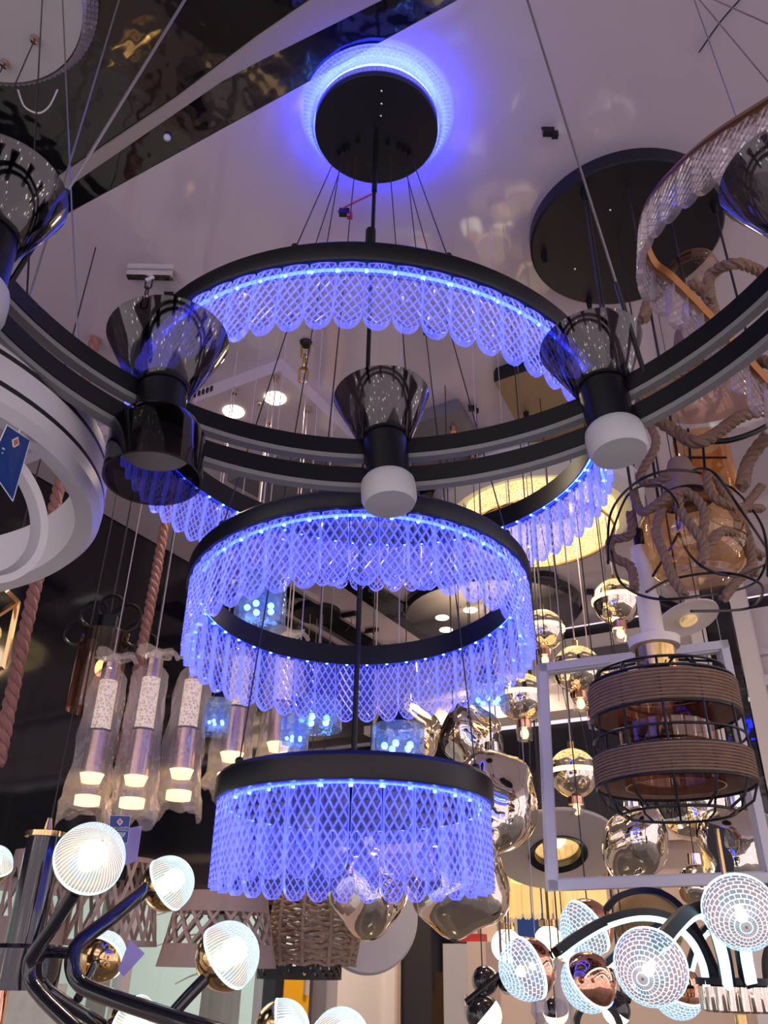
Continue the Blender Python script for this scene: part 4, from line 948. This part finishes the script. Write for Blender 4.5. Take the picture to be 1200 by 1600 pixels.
def arch(pts, w=.013, led=True, off=(0, 0, -1)):
    P = bez(pts, 10); b = MB().ribbon(P, w * 1.25, w, HF).build('arch', 'black', al)
    if led:
        n = len(P); q_ = []
        cpt = sum(P, Vector()) / n - ZZ * .12
        for p_ in P: q_.append(p_ + (cpt - p_).normalized() * w * .62 - HF * w * .2)
        MB().ribbon(q_, w * 1.1, w * .55, HF).build('light_strip', 'ledw', b)
arch([A(868, 1488, 1.36), A(905, 1461, 1.38), A(950, 1437, 1.40), A(1000, 1426, 1.43), A(1045, 1434, 1.46), A(1080, 1462, 1.48), A(1100, 1500, 1.49), A(1108, 1538, 1.49)])
arch([A(938, 1514, 1.52), A(965, 1490, 1.53), A(1010, 1458, 1.53), A(1040, 1440, 1.52), A(1066, 1442, 1.52), A(1085, 1470, 1.51), A(1120, 1538, 1.5)], .012)
arch([A(1030, 1475, 1.22), A(1050, 1448, 1.25), A(1075, 1424, 1.30), A(1098, 1420, 1.34), A(1115, 1440, 1.38), A(1130, 1490, 1.42), A(1138, 1538, 1.44)], .016)
arch([A(944, 1424, 1.68), A(965, 1402, 1.67), A(1000, 1392, 1.65), A(1035, 1398, 1.62), A(1068, 1425, 1.58), A(1100, 1480, 1.54), A(1125, 1538, 1.5)], .011, False)
arch([A(1072, 1530, 1.62), A(1083, 1490, 1.62), A(1097, 1458, 1.6), A(1112, 1452, 1.58), A(1126, 1480, 1.56), A(1132, 1538, 1.54)], .011)
arch([A(1158, 1470, 1.40), A(1162, 1500, 1.42), A(1170, 1538, 1.44)], .015, False)
MB().ribbon([A(1163, 1470, 1.385), A(1167, 1500, 1.405), A(1174, 1536, 1.425)], .016, .006, -HF + HR * .0 if False else HR).build('light_strip', 'ledw', al)
arch([A(1210, 1466, 1.46), A(1200, 1500, 1.46), A(1203, 1538, 1.46)], .013)
for (px, py, rp_, fd, axp) in ((824, 1513, 45, 1.36, (775, 1535, 1.345)), (917, 1449, 42, 1.66, (880, 1480, 1.645)), (920, 1534, 43, 1.5, (893, 1560, 1.53)), (1016, 1510, 56, 1.2, (1000, 1537, 1.15)), (1156, 1424, 56, 1.28, (1168, 1453, 1.23)), (1058, 1548, 40, 1.62, (1045, 1600, 1.65))):
    c = A(px, py, fd); globe(c, rp_ * PX(c), A(*axp) - c, al, 'brick')

# ------------------------------------------------------------------ woven shades, discs, far lamps
def lattice_shade(name, label, px, py0, py1, w0, w1, fd, cord=True, bands=(.30, .28), mat='weave', ks=18):
    b = A(px, py1, fd); Ht = A(px, py0, fd).z - b.z; r1 = w1 / 2 * PX(b); r0 = w0 / 2 * PX(b); t = thing(name, label, 'lampshade', b)
    def rr(s): return r1 + (r0 - r1) * s
    f0, f1 = bands; z = lambda s: s * Ht
    MB().lathe([(rr(0), 0), (rr(f0), z(f0)), (rr(f0) - .004, z(f0)), (rr(0) - .004, 0)], b, n=40, closed=True).build('lower_band', mat, t)
    MB().lathe([(rr(1 - f1), z(1 - f1)), (rr(1), Ht), (rr(1) - .004, Ht), (rr(1 - f1) - .004, z(1 - f1))], b, n=40, closed=True).build('upper_band', mat, t)
    L = MB()
    for k in range(ks):
        for sg in (1, -1):
            a0 = 2 * pi * k / ks; pts = []
            for q_ in range(7):
                s = f0 + (1 - f1 - f0) * q_ / 6; a = a0 + sg * 2 * pi / ks * q_ / 6 * 1.3; r = rr(s) - .002; pts.append(b + V(r * cos(a), r * sin(a), z(s)))
            L.ribbon(pts, .009, .003, ZZ.cross((pts[0] - b)).normalized())
    L.build('lattice', mat, t); MB().lathe([(0, .02), (.02, .02), (.02, -.05), (0, -.05)], b + ZZ * Ht, n=16).build('socket', 'black', t)
    for k in range(3):
        a = k * 2.1; MB().tube([b + ZZ * (Ht - .005), b + V(rr(1) * cos(a), rr(1) * sin(a), Ht - .005)], .003, 5).build('spider_arm', 'black', t)
    if cord: up_cable(t, b + ZZ * (Ht + .01), .002)
lattice_shade('woven_shade', 'beige woven conical lampshade with a criss cross middle, behind the globe with the short arm', 338, 1395, 1512, 140, 186, 2.35)
lattice_shade('lattice_shade', 'beige open lattice lampshade behind the two upper ribbed globes at the lower left', 168, 1342, 1478, 110, 150, 2.3, bands=(.06, .06), ks=14)
lattice_shade('lattice_shade', 'beige lattice lampshade at the left edge behind the black lamp column', 40, 1330, 1480, 90, 110, 2.2, bands=(.3, .2), ks=14)
rt = A(490, 1505, 2.6); rt_ = thing('rattan_basket_shade', 'pale rattan basket lampshade below the left half of the lowest crystal tier', 'lampshade', rt)
rH = A(490, 1395, 2.6).z - rt.z; rR = 62 * PX(rt)
sl = MB()
for i in range(13):
    z0 = rH * i / 13; r = rR * (1 + .10 * sin(pi * i / 13)); sl.tube([rt + V(cos(2 * pi * k / 36) * (r + .005 * (1 if (k + i) % 2 else -1)), sin(2 * pi * k / 36) * (r + .005 * (1 if (k + i) % 2 else -1)), z0 + .004 * sin(k * 1.7 + i)) for k in range(36)], rH / 34, 5, closed=True)
sl.build('woven_body', 'rattan', rt_)
for k in range(10):
    a = 2 * pi * k / 10; MB().tube([rt + V(cos(a) * rR * (1.02 + .1 * sin(pi * s)), sin(a) * rR * (1.02 + .1 * sin(pi * s)), rH * s) for s in (0, .25, .5, .75, 1)], .006, 6).build('upright', 'rattan', rt_)
MB().lathe([(0, rH - .004), (.03, rH - .004), (.03, rH + .04), (0, rH + .04)], rt, n=16).build('socket', 'black', rt_); MB().tube([rt + ZZ * rH - HR * rR, rt + ZZ * rH + HR * rR], .004, 6).build('spider_arm', 'black', rt_); up_cable(rt_, rt + ZZ * (rH + .03), .002)
pt_ = A(468, 1515, 2.9); pr_ = thing('perforated_shade', 'black perforated drum shade under the rattan basket', 'lampshade', pt_)
prr = 66 * PX(pt_); ph_ = A(468, 1500, 2.9).z - A(468, 1530, 2.9).z; hp = MB(); n = 72
for i in range(6):
    for k in range(n):
        if (i in (0, 5)) or not ((k + i) % 3 == 0 and random.random() < .9):
            a0, a1 = 2 * pi * k / n, 2 * pi * (k + 1) / n; z0 = -ph_ / 2 + ph_ * i / 6; z1 = z0 + ph_ / 6; P4 = []
            for r in (prr, prr - .003): P4 += [pt_ + V(cos(a0) * r, sin(a0) * r, z0), pt_ + V(cos(a1) * r, sin(a1) * r, z0), pt_ + V(cos(a1) * r, sin(a1) * r, z1), pt_ + V(cos(a0) * r, sin(a0) * r, z1)]
            hp.add(P4, [(0, 1, 2, 3), (7, 6, 5, 4), (0, 4, 5, 1), (1, 5, 6, 2), (2, 6, 7, 3), (3, 7, 4, 0)])
hp.build('drum', 'black', pr_); MB().tube([pt_ + ZZ * ph_ * .45 - HR * prr, pt_ + ZZ * ph_ * .45 + HR * prr], .004, 6).build('spider_arm', 'black', pr_); up_cable(pr_, pt_ + ZZ * ph_ * .45, .002)
wd = A(578, 1436, 3.1); axw = ((EYE - wd).normalized() + HR * .25 + ZZ * -.1).normalized(); wdr = 78 * PX(wd)
t = thing('disc_lamp', 'large plain white disc lamp below and behind the lowest crystal tier', 'lamp', wd)
MB().lathe([(0, -.03), (wdr * .96, -.03), (wdr, -.02), (wdr, .0), (wdr * .94, .012), (0, .02)], wd, axw, 56).build('disc', 'white', t); MB().tube([wd + ZZ * wdr * .95, V(wd.x, wd.y, CEIL)], .0025, 6).build('cable', 'clearcord', t)
# cream dish with dark bore and amber crystals
cd = A(871, 1330, 2.6); axc = (ZZ * .88 + HF * .48).normalized(); cr_ = 100 * PX(cd)
t = thing('cream_dish_lamp', 'wide cream dish shade with a dark rimmed hole glowing amber, inside the square frame left', 'lamp', cd)
MB().lathe([(cr_ * .44, -.01), (cr_ * .98, .0), (cr_, .006), (cr_ * .98, .012), (cr_ * .44, .03)], cd, axc, 56, closed=True, x0=HR).build('dish', 'cream', t)
MB().lathe([(cr_ * .46, -.014), (cr_ * .46, .035), (cr_ * .36, .05), (cr_ * .36, -.006)], cd, axc, 40, closed=True).build('dark_rim', 'dark', t)
cm = MB()
for k in range(22):
    a = 2 * pi * k / 22; u_, w_, _a = frame(axc); q_ = cd + (u_ * cos(a) + w_ * sin(a)) * cr_ * .33; cm.box(q_ + axc * .05, (.016, .006, .07), (u_ * -sin(a) + w_ * cos(a)), (u_ * cos(a) + w_ * sin(a)), axc)
cm.build('amber_prisms', 'warmcry', t); MB().sphere(cd + axc * .05, .035, 14).build('bulb', 'warm', t)
for k in range(3): MB().tube([cd + HR * cr_ * .8 * cos(k * 2.1) + axc * .015, V(cd.x, cd.y, CEIL)], .0014, 5).build('suspension_wire', 'cord', t)
# amber crystal drum
ad = A(868, 1402, 3.2); adr = 78 * PX(ad); t = thing('crystal_drum_lamp', 'round lamp of hanging amber lit crystal strips below the cream dish', 'lamp', ad)
MB().band(ad + ZZ * .06, V(adr, 0, 0), V(0, adr, 0), [(-.02, 0), (.012, 0), (.012, .022), (-.02, .022)], 64).build('ring', 'brass', t)
MB().band(ad + ZZ * .05, V(adr - .03, 0, 0), V(0, adr - .03, 0), [(-.008, 0), (.008, 0), (.008, .008), (-.008, .008)], 64).build('light_strip', 'warm', t)
mm = bpy.data.meshes
st0 = MB().prism([(-.016, 0, 0), (.016, 0, 0), (.016, 0, -.12), (.006, 0, -.128), (0, 0, -.12), (-.006, 0, -.128), (-.016, 0, -.12)], (0, .006, 0)); me = mm.new('crystal_strip'); me.from_pydata([tuple(v) for v in st0.v], [], st0.f); me.materials.append(M['warmcry'])
for k in range(27):
    a = 2 * pi * k / 27; e = V(cos(a), sin(a), 0); place('crystal_strip', me, t, ad + e * adr + ZZ * .062, e, (0, 0, -1))
for k in range(3): MB().tube([ad + V(cos(k * 2.1) * adr, sin(k * 2.1) * adr, .08), V(ad.x, ad.y, CEIL)], .0014, 5).build('suspension_wire', 'cord', t)
tag(MB().box((ony(833, 1425, YB - .02).x, YB - .02, ony(833, 1422, YB - .02).z), (.16, .04, .26)).build('banner_panel', 'tagblue'), 'deep blue panel behind the amber crystal strips, above the warm white globes', 'panel')
# bamboo shade
bs = A(1012, 1432, 2.7); t = thing('bamboo_shade', 'round bamboo weave lampshade behind the black arches', 'lampshade', bs); br_ = 52 * PX(bs)
MB().lathe([(br_ * .5, .075), (br_ * .8, .05), (br_, .0), (br_ * .95, -.04), (br_ * .8, -.075), (br_ * .78, -.075), (br_ * .93, -.04), (br_ * .98, 0), (br_ * .78, .048), (br_ * .5, .072)], bs, n=40, closed=True).build('woven_body', 'bamboo', t)
wv2 = MB()
for k in range(28):
    for sg in (1, -1):
        pts = []
        for q_ in range(6):
            s = q_ / 5; a = 2 * pi * k / 28 + sg * .5 * s; r = br_ * (1.02 - .22 * s ** 2); pts.append(bs + V(r * cos(a), r * sin(a), -.075 * s))
        wv2.tube(pts, .0025, 4)
wv2.build('open_weave', 'bamboo', t); MB().lathe([(0, .08), (br_ * .5, .08), (br_ * .5, .07), (0, .07)], bs, n=20).build('top_plate', 'bamboo', t); up_cable(t, bs + ZZ * .08, .002)
# black and white ball lamps on rods, far right of the doorway
def ball_lamp(label, px, py, rpx, fd, ax, lit, bar=None):
    c = A(px, py, fd); r = rpx * PX(c); t = thing('ball_lamp', label, 'lamp', c, 'half black, half white ball lamps')
    a_ = (HR * ax[0] - CU * ax[1] - HF * ax[2]).normalized()
    MB().sphere(c, r, 28, axis=a_, t0=0.02, t1=pi * .5).build('white_half', 'opal' if lit else 'diffuser', t); MB().sphere(c, r * .99, 28, axis=a_, t0=pi * .5, t1=pi - .02).build('black_half', 'blackg', t)
    if bar:
        b0, b1 = A(*bar[0]), A(*bar[1]); MB().tube([b0, b1], .009, 10).build('rod', 'blackg', t); MB().tube([c - a_ * r * .9, b0.lerp(b1, .5)], .006, 8).build('neck', 'blackg', t); MB().tube([b1, V(b1.x, b1.y, CEIL)], .002, 5).build('cable', 'cord', t)
    else: up_cable(t, c + ZZ * r * .95, .002)
ball_lamp('ball lamp turned with its black side forward, on the slanted rod by the cabinet', 758, 1532, 21, 2.9, (-.4, .3, -.6), False, ((728, 1566, 2.8), (785, 1520, 2.8)))
ball_lamp('ball lamp with a glowing lower half at the bottom edge, under the slanted rod', 756, 1586, 28, 2.8, (.6, .7, .4), True)
ball_lamp('ball lamp half hidden behind the leftmost crackled globe', 794, 1536, 16, 2.9, (.2, .8, -.3), False)
ball_lamp('ball lamp with a slanted glowing half at the bottom, right of the dark ring', 963, 1578, 22, 2.4, (-.5, .8, .2), True, ((930, 1538, 2.4), (985, 1563, 2.4)))
ball_lamp('ball lamp at the bottom edge between the crackled globes', 868, 1580, 20, 2.6, (.1, .9, .1), True)
for lb, px, py, r_ in (('glowing warm white globe cut by the grey truss post', 792, 1478, 24), ('glowing warm white globe behind the copper cap of the leftmost crackled globe', 858, 1472, 23), ('glowing warm white globe peeking out left of the slanted light strip', 882, 1486, 15)):
    c = A(px, py, 3.0); t = thing('opal_globe', lb, 'pendant lamp', c, 'warm white globes under the crystal drum'); MB().sphere(c, r_ * PX(c), 28).build('globe', 'opal', t)
    MB().lathe([(.03, 0), (.03, .02), (0, .02)], c + ZZ * r_ * PX(c) * .93, n=16).build('cap', 'gold', t); up_cable(t, c + ZZ * r_ * PX(c), .002)
# truss post, dark ring, crystal stick
tb = A(790, 1490, 2.5); t = thing('truss_post', 'thin silver lattice post hanging in front of the warm white globes', 'post', tb)
x0, x1 = A(782, 1495, 2.5), A(797, 1495, 2.5)
zt_ = A(785, 1372, 2.5).z - x0.z
for p_ in (x0, x1): MB().tube([p_, p_ + ZZ * zt_], .0025, 6).build('rail', 'wire', t)
zz_ = MB().tube([(x0 if k % 2 == 0 else x1) + ZZ * zt_ * k / 8 for k in range(9)], .0018, 5); zz_.build('bracing', 'wire', t); up_cable(t, x0 + ZZ * zt_, .002)
cs = A(879, 1555, 1.9); t = thing('crystal_stick_pendant', 'slender bubbly glass stick pendant between the crackled globes', 'pendant lamp', cs); hs_ = A(879, 1490, 1.9).z - A(879, 1600, 1.9).z
MB().lathe([(0, -hs_ / 2), (.016, -hs_ / 2), (.016, hs_ / 2), (0, hs_ / 2)], cs, n=14).build('glass_stick', 'ridgec', t, smooth=10); MB().lathe([(.006, 0), (.006, .03), (0, .03)], cs + ZZ * hs_ / 2, n=10).build('cap', 'gold', t); up_cable(t, cs + ZZ * hs_ / 2, .0016)
dg = A(935, 1606, 2.2); t = thing('ring_lamp', 'dark upright ring lamp at the bottom edge below the crackled globes', 'lamp', dg)
u_, w_, _a = frame(-HF); MB().band(dg, u_ * .05, w_ * .05, [(-.006, -.01), (.006, -.01), (.006, .01), (-.006, .01)], 48).build('hoop', 'black', t); up_cable(t, dg + ZZ * .05, .0016)
for lb, px, py in (('small faceted clear crystal drop below the leftmost crackled globe', 843, 1576),):
    c = A(px, py, 1.5); t = thing('crystal_drop', lb, 'crystal', c); MB().lathe([(0, -.03), (.014, -.005), (.012, .01), (.003, .03), (0, .03)], c, n=6).build('drop', 'ridgec', t, smooth=0); MB().tube([c + ZZ * .03, V(c.x, c.y, CEIL)], .0008, 4).build('thread', 'clearcord', t)

# ------------------------------------------------------------------ added world fill, downlight beams and bulb lights
w = bpy.data.worlds.new('World'); SC.world = w; w.use_nodes = True; nt = w.node_tree; nt.nodes.clear(); L = nt.links.new
tc = nd(nt, 'ShaderNodeTexCoord'); vo = nd(nt, 'ShaderNodeTexVoronoi'); vo.inputs['Scale'].default_value = 13; L(tc.outputs['Generated'], vo.inputs['Vector'])  # bright dots added in place of unseen shop lamps, for fill and reflections
rp1 = nd(nt, 'ShaderNodeValToRGB'); rp1.color_ramp.elements[0].position = .10; rp1.color_ramp.elements[0].color = (1, 1, 1, 1); rp1.color_ramp.elements[1].position = .2; rp1.color_ramp.elements[1].color = (0, 0, 0, 1)
L(vo.outputs['Distance'], rp1.inputs[0])
mx = nd(nt, 'ShaderNodeMix', data_type='RGBA'); mx.inputs['A'].default_value = (.62, .52, .58, 1); L(rp1.outputs[0], mx.inputs['Factor'])  # lilac base added as ambient fill through the open sides
mc = nd(nt, 'ShaderNodeMix', data_type='RGBA'); mc.inputs['A'].default_value = (9, 6.4, 4.2, 1); mc.inputs['B'].default_value = (7, 8.4, 9, 1); L(vo.outputs['Color'], mc.inputs['Factor'])
L(mc.outputs['Result'], mx.inputs['B'])
bg = nd(nt, 'ShaderNodeBackground'); bg.inputs[1].default_value = 1.55; L(mx.outputs['Result'], bg.inputs[0]); o = nd(nt, 'ShaderNodeOutputWorld'); L(bg.outputs[0], o.inputs[0])

def spot(p, e, col, ang=130, r=.035):
    l = bpy.data.lights.new('downlight_beam', 'SPOT'); l.energy = e; l.color = col; l.spot_size = radians(ang); l.spot_blend = .7; l.shadow_soft_size = r
    o = bpy.data.objects.new('downlight_beam', l); COL.objects.link(o); o.location = Vector(p) - ZZ * .012
for px, py in ((365, 643), (430, 622), (301, 663)): spot(onz(px, py, CEIL - .05), 16, (1, .78, .52))
for px, py in ((691, 965), (735, 953), (697, 984), (745, 990)): spot(onz(px, py, bd.z), 45, (1, .78, .52))
def bulb_light(p, e, col, r):
    l = bpy.data.lights.new('bulb_light', 'POINT'); l.energy = e; l.color = col; l.shadow_soft_size = r
    o = bpy.data.objects.new('bulb_light', l); COL.objects.link(o); o.location = Vector(p)
bulb_light(V(cl.x, cl.y, cl.z - .02), 9, (1, .76, .5), .12)
bulb_light(A(896, 1240, 2.45), 1.5, (1, .75, .48), .03); bulb_light(A(963, 985, 2.72), 1.5, (1, .75, .48), .03)
# ------------------------------------------------------------------ camera and view
cam = bpy.data.cameras.new('Camera'); co = bpy.data.objects.new('Camera', cam); COL.objects.link(co)
Rm = Matrix((CR, CU, -CF)).transposed().to_4x4(); co.matrix_world = Matrix.Translation(EYE) @ Rm
cam.sensor_fit = 'VERTICAL'; cam.sensor_height = 36; cam.sensor_width = 27; cam.lens = FPX / 1600 * 36; cam.clip_start = .02
SC.camera = co
vs_ = SC.view_settings; vs_.view_transform = 'Standard'; vs_.look = 'None'; vs_.gamma = 1; vs_.use_curve_mapping = False; vs_.exposure = 0.2
cy = SC.cycles; cy.max_bounces = 14; cy.transparent_max_bounces = 40; cy.diffuse_bounces = 4; cy.glossy_bounces = 5; cy.transmission_bounces = 8
cy.use_denoising = True; cy.sample_clamp_indirect = 6; cy.caustics_reflective = False; cy.caustics_refractive = False
